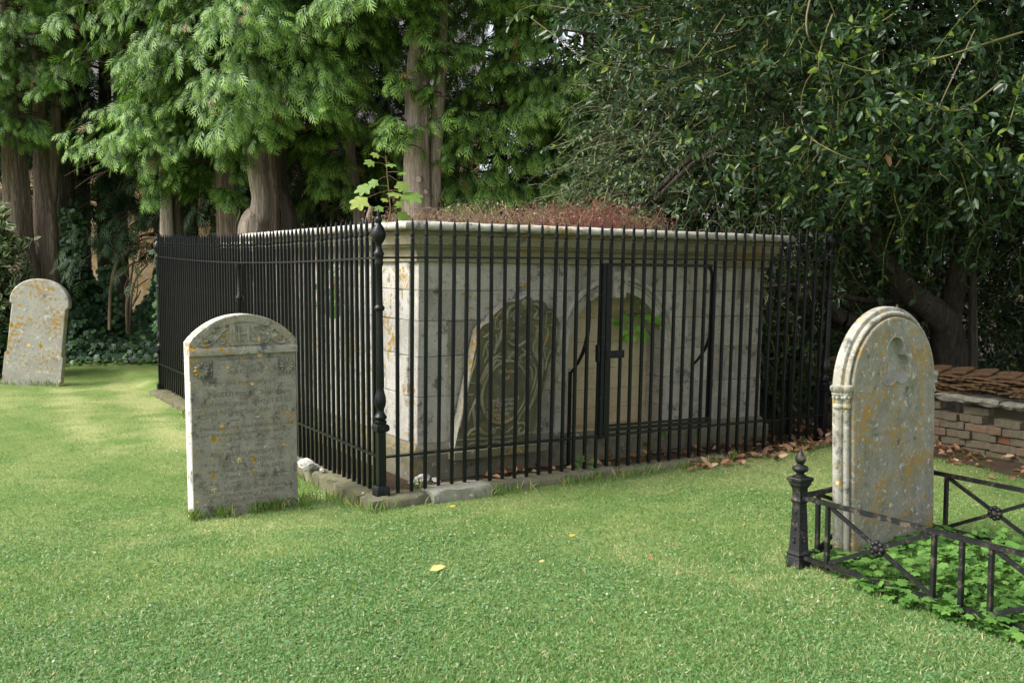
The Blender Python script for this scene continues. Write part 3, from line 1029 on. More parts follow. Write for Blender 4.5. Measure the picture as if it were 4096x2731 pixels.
def arch_path(r, zb, n=30):
    return [(r, zb), (r, SP * 0.35), (r, SP * 0.7)] + [(r * math.cos(t), SP + r * math.sin(t)) for t in np.linspace(0, math.pi, n)] + [(-r, SP * 0.7), (-r, SP * 0.35), (-r, zb)]


def tref(r=0.080, d=0.068, grow=0.0, n=16, cx=0.0, cz=1.115):
    out = []
    am = 5 * math.pi / 6 - math.acos(d * math.sqrt(3) / 2 / (r + grow)) - 0.01
    for k in range(3):
        a = math.pi / 2 + k * 2 * math.pi / 3
        x, z = cx + d * math.cos(a), cz + d * math.sin(a)
        for t in np.linspace(-am, am, n):
            out.append((x + (r + grow) * math.cos(a + t), z + (r + grow) * math.sin(a + t)))
    return out


def flat_with_hole(outer, hole, y):
    cu = bpy.data.curves.new("t", "CURVE")
    cu.dimensions = "2D"
    cu.fill_mode = "FRONT"
    for poly in (outer, hole):
        s = cu.splines.new("POLY")
        s.points.add(len(poly) - 1)
        for q, (x, z) in zip(s.points, poly): q.co = (x, z, 0, 1)
        s.use_cyclic_u = True
    ob = bpy.data.objects.new("t", cu)
    me = bpy.data.meshes.new_from_object(ob)
    vs, fs = [(v.co.x, y, v.co.y) for v in me.vertices], [tuple(q.vertices) for q in me.polygons]
    bpy.data.objects.remove(ob)
    bpy.data.curves.remove(cu)
    bpy.data.meshes.remove(me)
    return vs, fs


m = MB()
hole = tref(grow=0.004)
vs, fs = flat_with_hole(arch_path(RF - 0.012, -0.15), hole, 0.0)
m.add(vs, fs)
prf = [(RF - 0.012, 0.0), (RF - 0.002, 0.003), (RF, 0.010), (RF, 0.030)]
m.rings([[(x, y, z) for x, z in arch_path(r, -0.15)] for r, y in prf], closed=False)
m.build("face", M["head3"], h3, 30)
m = MB()
m.rings([[(x, y, z) for x, z in tref(grow=g_)] for g_, y in ((0.004, 0.0), (0.001, 0.003), (-0.001, 0.046), (-0.005, 0.050))], closed=True)
m.add([(x, 0.0505, z) for x, z in tref(grow=0.004)] + [(0.0, 0.0505, 1.115)], [(i, (i + 1) % 48, 48) for i in range(48)])
m.build("trefoil_recess", M["recess"], h3, 30)
m = MB()
tp_ = tref(grow=0.006)
m.tube([(x, 0.0, z) for x, z in tp_] + [(tp_[0][0], 0.0, tp_[0][1])], 0.0045, 6)
m.build("trefoil_rim", M["head3_mould"], h3, 60)  # raised rim in paler stone, its edge highlight put into the colour
m = MB()
prf = [(RF, 0.050), (RF + 0.010, 0.058)]
for t_ in np.linspace(-2.4, 0.9, 9): prf.append((RF + 0.033 + 0.024 * math.cos(math.pi - t_ - 0.7) * -1 * -1, 0.062 + 0.024 * math.sin(-t_ * -1 - 2.5)))
prf = [(RF, 0.030), (RF + 0.005, 0.036), (RF + 0.007, 0.030), (RF + 0.010, 0.022), (RF + 0.017, 0.016), (RF + 0.026, 0.017), (RF + 0.032, 0.024), (RF + 0.034, 0.034), (RF + 0.033, 0.042), (RF + 0.038, 0.044), (RF + 0.050, 0.044), (RO - 0.003, 0.047), (RO, 0.054), (RO, 0.098), (RO - 0.01, 0.105)]
m.rings([[(x, y, z) for x, z in arch_path(r, -0.15, 40)] for r, y in prf], closed=False)
bk = arch_path(RO - 0.01, -0.15, 40)
m.add([(x, 0.105, z) for x, z in bk], [tuple(range(len(bk)))])
m.build("moulded_arch", M["head3_mould"], h3, 35)
for s in (-1, 1):
    m = MB()
    for cx, cy, q in ((s * (RF + 0.022), 0.034, 0.75), (s * (RF + 0.046), 0.066, 0.85)):
        m.lathe([(0.024 * q, -0.13), (0.024 * q, 0.900), (0.033 * q, 0.904), (0.036 * q, 0.914), (0.032 * q, 0.926), (0.026 * q, 0.930), (0.027 * q, 0.945), (0.033 * q, 0.965), (0.046 * q, 0.985), (0.042 * q, 0.992), (0.050 * q, 1.002), (0.055 * q, 1.015), (0.052 * q, 1.028), (0.030 * q, 1.034)], (cx, cy), 14)
        for k in range(7):
            a = 2 * math.pi * k / 7
            m.ball((cx + 0.034 * q * math.cos(a), cy + 0.034 * q * math.sin(a), 0.967), 0.011, 5)
    m.build("colonnette", M["head3_mould"], h3, 50)
m = MB()
text_into(m, "THY WILL BE DONE", 0.05, 0, SP, 0.0, 0.001, 0.60, arc=0.30)
for body_, size, z, wd in (("WILLIAM  DODGE. B.A.", 0.045, 0.915, 0.56), ("BORN AT TAUNTON", 0.034, 0.835, 0.40), ("31 JANY", 0.034, 0.785, 0.2), ("FOR THREE YEARS", 0.036, 0.66, 0.38)):
    text_into(m, body_, size, 0.02, z, 0.0, 0.001, wd)
m.build("lettering", M["head3"], h3)

# ------------------------------------------------------------------ carved ledger propped against the tomb
def q(cx, cy):
    """crop pixel of the ledger close-up -> (u, z) on its front plane"""
    return wallpt(1800 + cx / 2.3063, 1150 + cy / 2.3063, 0.245)


led = empty("carved_ledger", C0, (0, 0, ANG))
tag(led, "dark carved grave slab with scrollwork and oval panel, leaning against the tomb behind the bars", "grave slab")
outl = [(35, 1490), (742, 1440), (865, 960), (940, 680), (978, 500), (1015, 318), (1000, 292), (950, 195), (905, 182), (895, 150), (860, 118), (810, 112), (762, 112), (722, 62), (662, 104), (610, 122), (520, 132), (478, 182), (400, 252), (372, 312), (300, 347), (262, 402), (180, 800), (110, 1140)]
m = MB()
poly = [q(*c) for c in outl]
m.prism(poly, 0.245, 0.335, 0.006)
m.build("slab", M["slate_edge"], led, 30)
m = MB()
cx_ = sum(a for a, b in poly) / len(poly); cz_ = sum(b for a, b in poly) / len(poly)
m.prism([(cx_ + (a - cx_) * 0.985, cz_ + (b - cz_) * 0.99) for a, b in poly], 0.2425, 0.25)
m.build("face", M["slate"], led, 30)
m = MB()


def carve(pts, r, y=0.241):
    """smooth raised roll through crop pixels"""
    P = [Vector((q(*c)[0], y, q(*c)[1])) for c in pts]
    out = []
    for i in range(len(P) - 1):
        p0, p1, p2, p3 = P[max(i - 1, 0)], P[i], P[i + 1], P[min(i + 2, len(P) - 1)]
        for t in (0, 0.25, 0.5, 0.75):
            out.append(0.5 * ((2 * p1) + (p2 - p0) * t + (2 * p0 - 5 * p1 + 4 * p2 - p3) * t * t + (3 * p1 - p0 - 3 * p2 + p3) * t ** 3))
    out.append(P[-1])
    n = len(out)
    r *= 1.25
    m.tube(out, [r * (0.45 + 0.55 * math.sin(math.pi * (0.08 + 0.84 * i / (n - 1)))) for i in range(n)], 6)


ov = [(500 + 205 * math.cos(t) + 28 * math.sin(t), 965 - 285 * math.sin(t) - 20 * math.cos(t)) for t in np.linspace(0, 2 * math.pi, 22)]
carve(ov, 0.013)
carve([(480, 690), (420, 670), (380, 730), (320, 800), (290, 900)], 0.014)
carve([(490, 640), (400, 650), (340, 760), (285, 850)], 0.012)
carve([(470, 600), (370, 680), (310, 790), (240, 960)], 0.010)
carve([(370, 520), (330, 540), (345, 620), (310, 700)], 0.010)
carve([(480, 340), (465, 450), (430, 540), (405, 610)], 0.014)
carve([(420, 430), (430, 500), (415, 560)], 0.010)
carve([(375, 400), (345, 450), (375, 480), (330, 520), (300, 640)], 0.010)
carve([(300, 460), (330, 450), (370, 405)], 0.008)
carve([(610, 160), (560, 180), (530, 230), (530, 300)], 0.013)
carve([(612, 205), (570, 240), (545, 290)], 0.010)
carve([(610, 230), (580, 270), (600, 320)], 0.009)
carve([(770, 150), (820, 170), (840, 240), (800, 290)], 0.013)
carve([(770, 190), (800, 220), (775, 280), (830, 290), (850, 300)], 0.010)
carve([(415, 380), (450, 380), (465, 310), (490, 310)], 0.009)
carve([(415, 385), (420, 300), (470, 220)], 0.007)
carve([(885, 230), (945, 225)], 0.008)
carve([(880, 345), (930, 350), (945, 310)], 0.008)
carve([(890, 235), (880, 345)], 0.006)
carve([(945, 230), (940, 310)], 0.006)
carve([(775, 350), (805, 380), (790, 480), (765, 560), (800, 660)], 0.014)
carve([(830, 400), (800, 480), (790, 600), (830, 740), (800, 900), (750, 1060)], 0.014)
carve([(840, 470), (815, 560), (850, 700), (830, 860), (780, 1010), (690, 1180)], 0.011)
carve([(860, 360), (900, 390), (890, 470), (860, 560), (880, 660)], 0.011)
carve([(940, 560), (900, 640), (870, 760)], 0.010)
carve([(960, 330), (985, 420), (940, 620), (860, 960), (790, 1300)], 0.008)
carve([(660, 700), (640, 650), (690, 620), (740, 640)], 0.014)
carve([(740, 600), (690, 590), (660, 560)], 0.010)
carve([(735, 480), (690, 500), (650, 530), (610, 540), (560, 520), (530, 490)], 0.012)
carve([(700, 690), (720, 720), (750, 760), (760, 850)], 0.010)
carve([(760, 700), (790, 760), (775, 880), (740, 990)], 0.010)
carve([(530, 580), (560, 620), (540, 660), (600, 690), (650, 680)], 0.012)
carve([(250, 1010), (210, 1090), (215, 1180), (230, 1290)], 0.012)
carve([(245, 1060), (190, 1130), (165, 1240)], 0.009)
carve([(240, 1130), (225, 1200), (240, 1280)], 0.008)
carve([(720, 1040), (690, 1110), (650, 1170), (620, 1240)], 0.010)
carve([(160, 1370), (190, 1320), (250, 1300), (300, 1340), (370, 1350), (400, 1290)], 0.014)
carve([(170, 1340), (210, 1355), (250, 1330)], 0.009)
carve([(510, 1340), (570, 1290), (630, 1250), (680, 1260), (690, 1320), (640, 1350), (630, 1310), (655, 1290)], 0.013)
carve([(400, 1350), (430, 1290), (470, 1310), (500, 1350)], 0.010)
carve([(50, 1408), (160, 1400), (400, 1385), (620, 1362), (760, 1330)], 0.007)
carve([(40, 1470), (160, 1470), (400, 1455), (640, 1430), (740, 1425)], 0.006)
carve([(160, 1450), (220, 1430), (300, 1445), (400, 1420), (500, 1430), (600, 1400)], 0.009)
carve([(165, 870), (240, 885)], 0.006)
carve([(165, 990), (215, 985)], 0.006)
carve([(180, 820), (240, 690), (260, 560)], 0.006)
carve([(270, 420), (240, 640), (170, 900), (90, 1290)], 0.006)
for cx, cy, r, sz in ((690, 150, 0.030, 1.2), (690, 185, 0.018, 1.0), (577, 618, 0.032, 1.1), (545, 610, 0.016, 1), (615, 605, 0.016, 1), (575, 450, 0.020, 1.5), (680, 320, 0.010, 1.0), (600, 380, 0.03, 0.5)):
    a, b = q(cx, cy)
    m.ball((a, 0.243, b), r, 8, 1, 0.7, sz)
m.build("scroll_carving", M["carving"], led, 70)
m = MB()
for body_, cx, cy, wd in (("In Memory", 540, 770, 0.16), ("of", 520, 830, 0.05), ("and second", 500, 1030, 0.26), ("of Charles", 480, 1075, 0.22), ("who departed", 480, 1120, 0.22), ("this Life", 470, 1165, 0.14)):
    a, b = q(cx, cy)
    text_into(m, body_, 0.045, a, b, 0.2424, 0.001, wd, rot=0.03)
m.build("lettering", M["slate_edge"], led)
a0, b0 = q(40, 1500)
m = MB()
m.tint = 0.3
m.box(a0 - 0.03, a0 + 0.80, 0.20, 0.345, b0 - 0.075, b0 - 0.004, 0.008)
m.build("base_block", M["plinth"], led)

# ------------------------------------------------------------------ low iron railing round the right-hand grave
gp = gnd(3193, 2262, -0.085)
GD = math.atan2(-1.11, 0.69)                               # direction of the near run (towards the foot of the grave)
gr = empty("grave_railing", (gp.x, gp.y, -0.09), (0, 0, GD))
tag(gr, "low rusty black iron railing with crossed braces and rosettes, round the arched headstone's plot", "railing")
WID = 1.2                                                 # local +y runs to the far side
ZT, ZB = 0.395, 0.062


def grave_post(x, y):
    m = MB()
    m.sq([(0.066, -0.10), (0.066, 0.055), (0.058, 0.066), (0.062, 0.078), (0.054, 0.092), (0.050, 0.10), (0.036, 0.36), (0.042, 0.366), (0.046, 0.376), (0.042, 0.386), (0.038, 0.392), (0.040, 0.44), (0.052, 0.462), (0.058, 0.466), (0.058, 0.478), (0.068, 0.486), (0.070, 0.500), (0.064, 0.506)], (x, y))
    for s, t in ((0, -1), (-1, 0), (0, 1), (1, 0)):
        for zz, ww in ((0.15, 0.013), (0.17, 0.011), (0.22, 0.010), (0.26, 0.010), (0.31, 0.009)):
            d = 0.050 - (zz - 0.1) * 0.054
            m.ball((x + s * d, y + t * d, zz), ww, 5)
    m.v = [(x + (a_ - x) * 0.74, y + (b_ - y) * 0.74, c_) for a_, b_, c_ in m.v]
    po = m.build("post", M["iron_old"], gr, 30)
    m = MB()
    m.lathe([(0.036, 0.504), (0.036, 0.512), (0.022, 0.522), (0.022, 0.530), (0.040, 0.540), (0.046, 0.552), (0.042, 0.564), (0.022, 0.572), (0.016, 0.58), (0.024, 0.586), (0.030, 0.600), (0.028, 0.616), (0.016, 0.636), (0.005, 0.648), (0.004, 0.662), (0.001, 0.668)], (x, y), 12)
    m.build("finial", M["iron_old"], po, 50)


grave_post(0, 0)
SKX = -0.13
grave_post(SKX, WID)
for y in (0.0, WID):
    ox = 0.0 if y == 0.0 else SKX
    m = MB()
    m.bar((0.02 + ox, y, ZT), (2.1, y, ZT - 0.005), 0.030, 0.022)
    m.build("top_rail", M["iron_old"], gr)
    m = MB()
    m.bar((0.02 + ox, y, ZB), (2.1, y, ZB - 0.008), 0.030, 0.020)
    m.build("bottom_rail", M["iron_old"], gr)
    for x0_ in (0.20, 0.85, 1.0, 1.15, 1.80):
        x = x0_ + ox
        m = MB()
        m.bar((x, y, ZT - 0.008), (x, y, ZB - 0.03 if x0_ != 1.0 else -0.10), 0.019, 0.024)
        m.build("upright", M["iron_old"], gr)
    for xa, xb in ((0.205 + ox, 0.845 + ox), (1.155 + ox, 1.795 + ox)):
        for z0, z1, k in ((ZB + 0.01, ZT - 0.012, 0), (ZT - 0.012, ZB + 0.01, 1)):
            m = MB()
            m.bar((xa, y + 0.003 * k, z0), (xb, y + 0.003 * k, z1), 0.012, 0.022)
            m.build("brace", M["iron_old"], gr)
        m = MB()
        cx, cz = (xa + xb) / 2, (ZT + ZB) / 2
        for k in range(8):
            a = math.pi * 2 * k / 8
            m.ball((cx + 0.030 * math.cos(a), y - 0.004, cz + 0.030 * math.sin(a)), 0.016, 6, 1, 1.1, 1)
        m.ball((cx, y - 0.01, cz), 0.022, 6)
        m.ball((cx, y + 0.012, cz), 0.028, 6)
        m.build("rosette", M["iron_old"], gr, 60)
m = MB()
m.bar((0, 0.03, ZT), (SKX, WID - 0.03, ZT), 0.030, 0.022)
m.build("top_rail", M["iron_old"], gr)
m = MB()
m.bar((0, 0.03, ZB), (SKX, WID - 0.03, ZB), 0.030, 0.020)
m.build("bottom_rail", M["iron_old"], gr)
for y in (0.17, WID - 0.17):
    m = MB()
    m.bar((SKX * y / WID, y, ZT - 0.008), (SKX * y / WID, y, ZB), 0.024, 0.019)
    m.build("upright", M["iron_old"], gr)
for ya, yb in ((0.175, WID - 0.175),):
    for z0, z1, k in ((ZB + 0.01, ZT - 0.012, 0), (ZT - 0.012, ZB + 0.01, 1)):
        m = MB()
        m.bar((0.003 * k + SKX * ya / WID, ya, z0), (0.003 * k + SKX * yb / WID, yb, z1), 0.012, 0.022)
        m.build("brace", M["iron_old"], gr)

# ------------------------------------------------------------------ brick and tile stack
BA = math.atan2(-0.815, 0.58)
B0 = (3.094, 9.90)
bx, by = Vector((math.cos(BA), math.sin(BA), 0)), Vector((-math.sin(BA), math.cos(BA), 0))


def bpos(x, y, z): return Vector((B0[0], B0[1], 0)) + bx * x + by * y + Vector((0, 0, z))


def brickmat(name, a, b, c):
    t = NT(name)
    col = t.mix(t.step(t.noise(16, 6, 0.7), 0.35, 0.65), a, b)
    col = t.mix(t.math("MULTIPLY", t.step(t.noise(22, 7, 0.75), 0.50, 0.64), 0.75), col, c)
    t.bump(t.noise(60, 6, 0.7), 0.7, 0.008)
    return t.done(col, 0.95, 0.1)


M["brick_red"] = brickmat("orange red brick", (0.20, 0.085, 0.045), (0.14, 0.07, 0.045), (0.10, 0.085, 0.065))
M["brick_grey"] = brickmat("weathered grey brick", (0.115, 0.10, 0.07), (0.17, 0.135, 0.095), (0.075, 0.078, 0.05))
M["brick_brown"] = brickmat("brown brick", (0.19, 0.12, 0.08), (0.14, 0.10, 0.07), (0.24, 0.20, 0.15))
M["tile"] = brickmat("old clay tile", (0.115, 0.075, 0.042), (0.155, 0.085, 0.048), (0.075, 0.072, 0.042))


def brick_proto(L, W=0.105, H=0.066):
    m = MB()
    n = 5
    rs = []
    for i in range(n + 1):
        x = -L / 2 + L * i / n
        e = 0.004 if i in (0, n) else 0
        rs.append([(x + rnd.uniform(-0.002, 0.002), yy, zz) for yy, zz in ((-W / 2 + e, -H / 2 + 0.004), (-W / 2 + e, H / 2 - 0.004), (-W / 2 + 0.004 + e, H / 2 - e), (W / 2 - 0.004, H / 2 - e), (W / 2 - e, H / 2 - 0.004), (W / 2 - e, -H / 2 + 0.004), (W / 2 - 0.004, -H / 2 + e), (-W / 2 + 0.004, -H / 2 + e))])
    m.rings(rs, True, True)
    return m


protos = {}
for L in (0.222, 0.106):
    for k in ("red", "grey", "brown"):
        for v in range(2):
            me_o = brick_proto(L).build("brick", M["brick_" + k], None, 40)
            protos.setdefault((L, k), []).append(me_o.data)
            bpy.data.objects.remove(me_o)
BL = {("grey", 0.222): "weathered greenish-grey brick laid lengthwise in the stack behind the arched headstone", ("grey", 0.106): "weathered greenish-grey brick showing its short end in the stack behind the arched headstone",
      ("red", 0.222): "orange-red brick laid lengthwise in the stack behind the arched headstone", ("red", 0.106): "orange-red brick showing its short end in the stack behind the arched headstone",
      ("brown", 0.222): "dull brown brick laid lengthwise in the stack behind the arched headstone", ("brown", 0.106): "dull brown brick showing its short end in the stack behind the arched headstone"}
for c in range(6):
    x = -0.02 + (0.08 if c % 2 else 0) - 0.03 * c % 0.05
    while x < 2.35:
        L = 0.222 if rnd.random() < 0.58 else 0.106
        if (c == 5 and rnd.random() < 0.42 or c == 4 and rnd.random() < 0.10):
            x += L
            continue
        k = rnd.choices(("red", "grey", "brown"), (0.12, 0.55, 0.33))[0]
        o = bpy.data.objects.new("brick", rnd.choice(protos[(L, k)]))
        o.location = bpos(x + L / 2, 0.05 + rnd.uniform(-0.022, 0.022) + (0.03 if c == 5 else 0), -0.07 + 0.0715 * c + 0.036 + rnd.uniform(-0.002, 0.002))
        o.rotation_euler = (rnd.uniform(-0.04, 0.04), rnd.uniform(-0.03, 0.03), BA + rnd.uniform(-0.07, 0.07))
        COL.objects.link(o)
        tag(o, BL[(k, L)], "brick", "bricks in the stack behind the arched headstone")
        x += L + 0.008
for (x0, x1, z0, dz, lab) in ((0.0, 0.55, 0.415, 0.055, "rough stone lying under the tiles at the left end of the brick stack"), (1.14, 1.72, 0.42, 0.065, "long rough grey stone slab between the bricks and the tiles, nearest the headstone"), (1.73, 2.02, 0.41, 0.06, "short broken grey slab in the middle of the brick stack's top"), (2.03, 2.45, 0.395, 0.06, "grey slab on the brick stack at the right edge of the picture")):
    m = MB()
    rs = []
    n = 9
    for i in range(n + 1):
        x = x0 + (x1 - x0) * i / n
        t_ = 0.7 if i in (0, n) else 1
        rs.append([(x - (x0 + x1) / 2, yy + rnd.uniform(-0.012, 0.012), zz * t_ + rnd.uniform(-0.01, 0.01)) for yy, zz in ((-0.10, -dz / 2), (-0.12, 0), (-0.10, dz / 2), (0, dz / 2), (0.1, dz / 2), (0.12, 0), (0.1, -dz / 2))])
    m.rings(rs, True, True)
    o = m.build("stone_slab", M["rub_slab"])
    o.location = bpos((x0 + x1) / 2, 0.06, z0 - 0.03 + dz / 2)
    o.rotation_euler = (0, R(2), BA)
    tag(o, lab, "stone slab", "slabs on the brick stack")
# clay tiles
def tile_mesh():
    m = MB()
    nx, ny = 12, 6
    g = []
    for s in (1, -1):
        for j in range(ny + 1):
            for i in range(nx + 1):
                x, y = -0.13 + 0.26 * i / nx, -0.085 + 0.17 * j / ny
                zc = 0.010 * (1 - (x / 0.13) ** 2) + 0.004 * math.sin(j * 1.1) + rnd.uniform(-0.0008, 0.0008)
                th = 0.0065
                if j == 0: th += 0.004 * math.sin(i * 2.1)
                g.append((x, y, zc + s * th))
    N_ = (nx + 1) * (ny + 1)
    fs = []
    for j in range(ny):
        for i in range(nx):
            a = j * (nx + 1) + i
            fs.append((a, a + 1, a + nx + 2, a + nx + 1))
            fs.append((a + N_, a + nx + 1 + N_, a + nx + 2 + N_, a + 1 + N_))
    for i in range(nx):
        for a in (i, ny * (nx + 1) + i): fs.append((a, a + N_, a + 1 + N_, a + 1))
    for j in range(ny):
        for a in (j * (nx + 1), j * (nx + 1) + nx): fs.append((a, a + nx + 1, a + nx + 1 + N_, a + N_))
    m.add(g, fs)
    return m


tp = []
for k in range(3):
    o = tile_mesh().build("roof_tile", M["tile"], None, 40)
    tp.append(o.data)
    bpy.data.objects.remove(o)


def tile(x, y, z, rx, ry, rz, lab):
    o = bpy.data.objects.new("roof_tile", rnd.choice(tp))
    o.location = bpos(x, y, z)
    o.rotation_euler = Matrix.Rotation(BA + rz, 3, "Z").to_euler()
    o.rotation_euler = (Matrix.Rotation(BA + rz, 3, "Z") @ Matrix.Rotation(ry, 3, "Y") @ Matrix.Rotation(rx, 3, "X")).to_euler()
    COL.objects.link(o)
    tag(o, lab, "roof tile", "clay tiles stacked on the bricks")


for layer in range(7):
    x = -0.02 + 0.11 * (layer % 2) + rnd.uniform(0, 0.05)
    z = 0.462 + 0.0235 * layer
    while x < 2.45:
        if not (layer < 2 and rnd.random() < 0.22):
            tile(x, 0.05 + rnd.uniform(-0.03, 0.03) - 0.004 * layer, z + rnd.uniform(-0.003, 0.003) + (0.0 if x < 0.4 or x > 1.0 else 0), R(rnd.uniform(-3, 3)), R(rnd.uniform(-3, 3)), R(rnd.uniform(-9, 9)), "flat clay roof tile in the layered heap on top of the brick stack")
        x += rnd.uniform(0.235, 0.28)
x = -0.02
while x < 2.45:
    tile(x, 0.06, 0.640 + rnd.uniform(0, 0.004), R(13), R(-7 + rnd.uniform(-2, 2)), R(rnd.uniform(-6, 6)), "sloping mossy clay tile in the uppermost row of the brick stack")
    x += 0.215

# ------------------------------------------------------------------ house glimpsed behind the trees
hs = empty("house", (-6.4, 23.0, 0))
tag(hs, "honey-coloured stone house with a grey slate roof glimpsed between the left-hand trees", "house")
t = NT("honey rubble wall")
vv = t.voro(6.5, t.vec((1, 1, 1.7)), "Color")
sep = t.n("ShaderNodeSeparateColor"); t.l(vv, sep.inputs[0])
col = t.mix(sep.outputs[0], (0.40, 0.26, 0.11), (0.52, 0.42, 0.27))
col = t.mix(t.step(t.noise(6, 6, 0.7), 0.5, 0.7), col, (0.46, 0.40, 0.31))
t.bump(t.noise(25, 5), 0.6, 0.03)
M["house"] = t.done(col, 0.95, 0.1)
t = NT("slate roof")
bt = t.n("ShaderNodeTexBrick"); t.l(t.co, bt.inputs[0])
bt.inputs["Scale"].default_value = 4.0
bt.inputs["Color1"].default_value = (0.10, 0.10, 0.095, 1); bt.inputs["Color2"].default_value = (0.155, 0.15, 0.14, 1); bt.inputs["Mortar"].default_value = (0.10, 0.10, 0.11, 1)
M["roof"] = t.done(bt.outputs[0], 0.8, 0.3)
m = MB()
m.box(-5, 5.5, 0, 6, -0.2, 4.7)
m.add([(-5, 0, 4.7), (-5, 6, 4.7), (-5, 3, 8.4), (5.5, 0, 4.7), (5.5, 6, 4.7), (5.5, 3, 8.4)], [(0, 1, 2), (3, 5, 4), (0, 3, 4, 1)])
m.build("wall", M["house"], hs)
m = MB()
for s in (0, 1):
    y0, y1 = (-0.3, 3) if s == 0 else (6.3, 3)
    z0 = 4.7 - 0.3 * 3.7 / 3
    m.add([(-5.2, y0, z0), (5.7, y0, z0), (5.7, y1, 8.42), (-5.2, y1, 8.42), (-5.2, y0, z0 + 0.12), (5.7, y0, z0 + 0.12), (5.7, y1, 8.54), (-5.2, y1, 8.54)], [(0, 1, 2, 3), (7, 6, 5, 4), (0, 4, 5, 1), (1, 5, 6, 2), (2, 6, 7, 3), (3, 7, 4, 0)])
rf = m.build("roof", M["roof"], hs)
m = MB()
m.box(4.0, 4.7, 2.6, 3.4, 8.0, 9.6)
m.build("chimney", M["house"], rf)

# ------------------------------------------------------------------ trunks
def catmull(P, n):
    P = np.asarray(P, float)
    out = []
    for i in range(len(P) - 1):
        p0, p1, p2, p3 = P[max(i - 1, 0)], P[i], P[i + 1], P[min(i + 2, len(P) - 1)]
        for t in np.linspace(0, 1, n, endpoint=False):
            out.append(0.5 * (2 * p1 + (p2 - p0) * t + (2 * p0 - 5 * p1 + 4 * p2 - p3) * t * t + (3 * p1 - p0 - 3 * p2 + p3) * t ** 3))
    out.append(P[-1])
    return np.array(out)


def limb(pts, mat, parent, name="trunk", k=44, flute=0.075, n=9):
    """pts: (x, y, z, r) control points"""
    C = catmull(pts, n)
    m = MB()
    ph = [rnd.uniform(0, 6.28) for _ in range(4)]
    rs = []
    X, Y_ = Vector((1, 0, 0)), Vector((0, 1, 0))
    for i, (x, y, z, r) in enumerate(C):
        t = Vector(C[min(i + 1, len(C) - 1)][:3]) - Vector(C[max(i - 1, 0)][:3])
        t.normalize()
        a = (X - t * X.dot(t)) if abs(t.x) < 0.9 else (Y_ - t * Y_.dot(t))
        a.normalize()
        b = t.cross(a)
        ring = []
        for j in range(k):
            th = 2 * math.pi * j / k
            q_ = 1 + flute * (math.sin(3 * th + ph[0] + z * 0.5) + 0.6 * math.sin(5 * th + ph[1] - z * 0.7) + 0.35 * math.sin(8 * th + ph[2] + z) + 0.30 * math.sin(15 * th + ph[3] + 1.3 * math.sin(z * 2.1))) + rnd.uniform(-0.012, 0.012)
            ring.append(Vector((x, y, z)) + (a * math.cos(th) + b * math.sin(th)) * max(r, 0.001) * q_)
        rs.append(ring)
    m.rings(rs, True, True)
    return m.build(name, M[mat], parent, 60)


def px_limb(lst, Y, base, mat, parent, name="trunk", down=True, up=True, Y2=None, **kw):
    """lst from bottom to top: (px, py, width_px) seen at distance Y; points are stored relative to base"""
    P = []
    n = len(lst)
    for i, (px, py, wpx) in enumerate(lst):
        yy = Y if Y2 is None else Y + (Y2 - Y) * i / (n - 1)
        w_ = at(px, py, yy)
        P.append([w_.x - base.x, w_.y - base.y, w_.z - base.z, wpx * yy / FPX / 2])
    if down and P[0][3] and P[0][2] > 0:
        z0 = P[0][2]
        P.insert(0, [P[0][0], P[0][1], z0 * 0.35, P[0][3] * 1.06])
        P.insert(0, [P[0][0], P[0][1], -0.15, P[0][3] * 1.25])
    if up:
        a, b = P[-2], P[-1]
        for k in (1, 2, 3):
            P.append([b[0] + 0.03 * k, b[1] + 0.05 * k, b[2] + 1.3 * k, b[3] * (1 - 0.2 * k)])
    return limb(P, mat, parent, name, **kw)


# ------------------------------------------------------------------ conifer foliage
def spray_template():
    vs, fs, tw = [], [], []

    def kite(b, d, L, w_, tip):
        d = np.array(d) / np.linalg.norm(d)
        s = np.array([-d[1], d[0], 0])
        n = len(vs)
        dz = lambda p: np.array([p[0], p[1], -0.45 * p[0] ** 2 - 0.8 * p[1] ** 2])
        b = np.array(b + (0,), float)
        for p in (b, b + d * L * 0.5 + s * w_, b + d * L, b + d * L * 0.5 - s * w_): vs.append(dz(p))
        fs.append((n, n + 1, n + 2, n + 3))
        tw.append(tip)
    for i in range(4):
        x = 0.08 + 0.21 * i
        for s in (-1, 1):
            L = (0.36, 0.50, 0.42, 0.27)[i]
            kite((x + 0.07 * (s > 0), 0.0), (0.74, s * (0.66 + 0.05 * (-1) ** i), 0), L, 0.055 - 0.006 * i, (0.1, 0.45, 0.75, 1.0)[i] - 0.15 * (s > 0))
    kite((0.15, 0.0), (1, 0, 0), 0.95, 0.045, 0.7)
    return np.array(vs), np.array(fs), np.array(tw).clip(0, 1)


SPV, SPF, SPT = spray_template()


WINDOWS = [(1588, 1800, 60, 900, 13.25), (1120, 1610, 520, 860, 14.3), (955, 1190, 670, 940, 14.3), (860, 975, 800, 930, 15.3), (625, 745, 770, 980, 15.8), (-10, 250, 590, 1130, 17.3), (250, 560, 640, 830, 18.0), (365, 470, 190, 400, 23.0),
           (560, 640, 860, 1000, 18.0), (735, 870, 860, 1000, 15.0), (1180, 1400, 820, 1000, 16.5), (335, 480, 965, 1290, 22.0), (1810, 1990, 560, 700, 13.6), (2195, 2390, 60, 235, 99.0)]
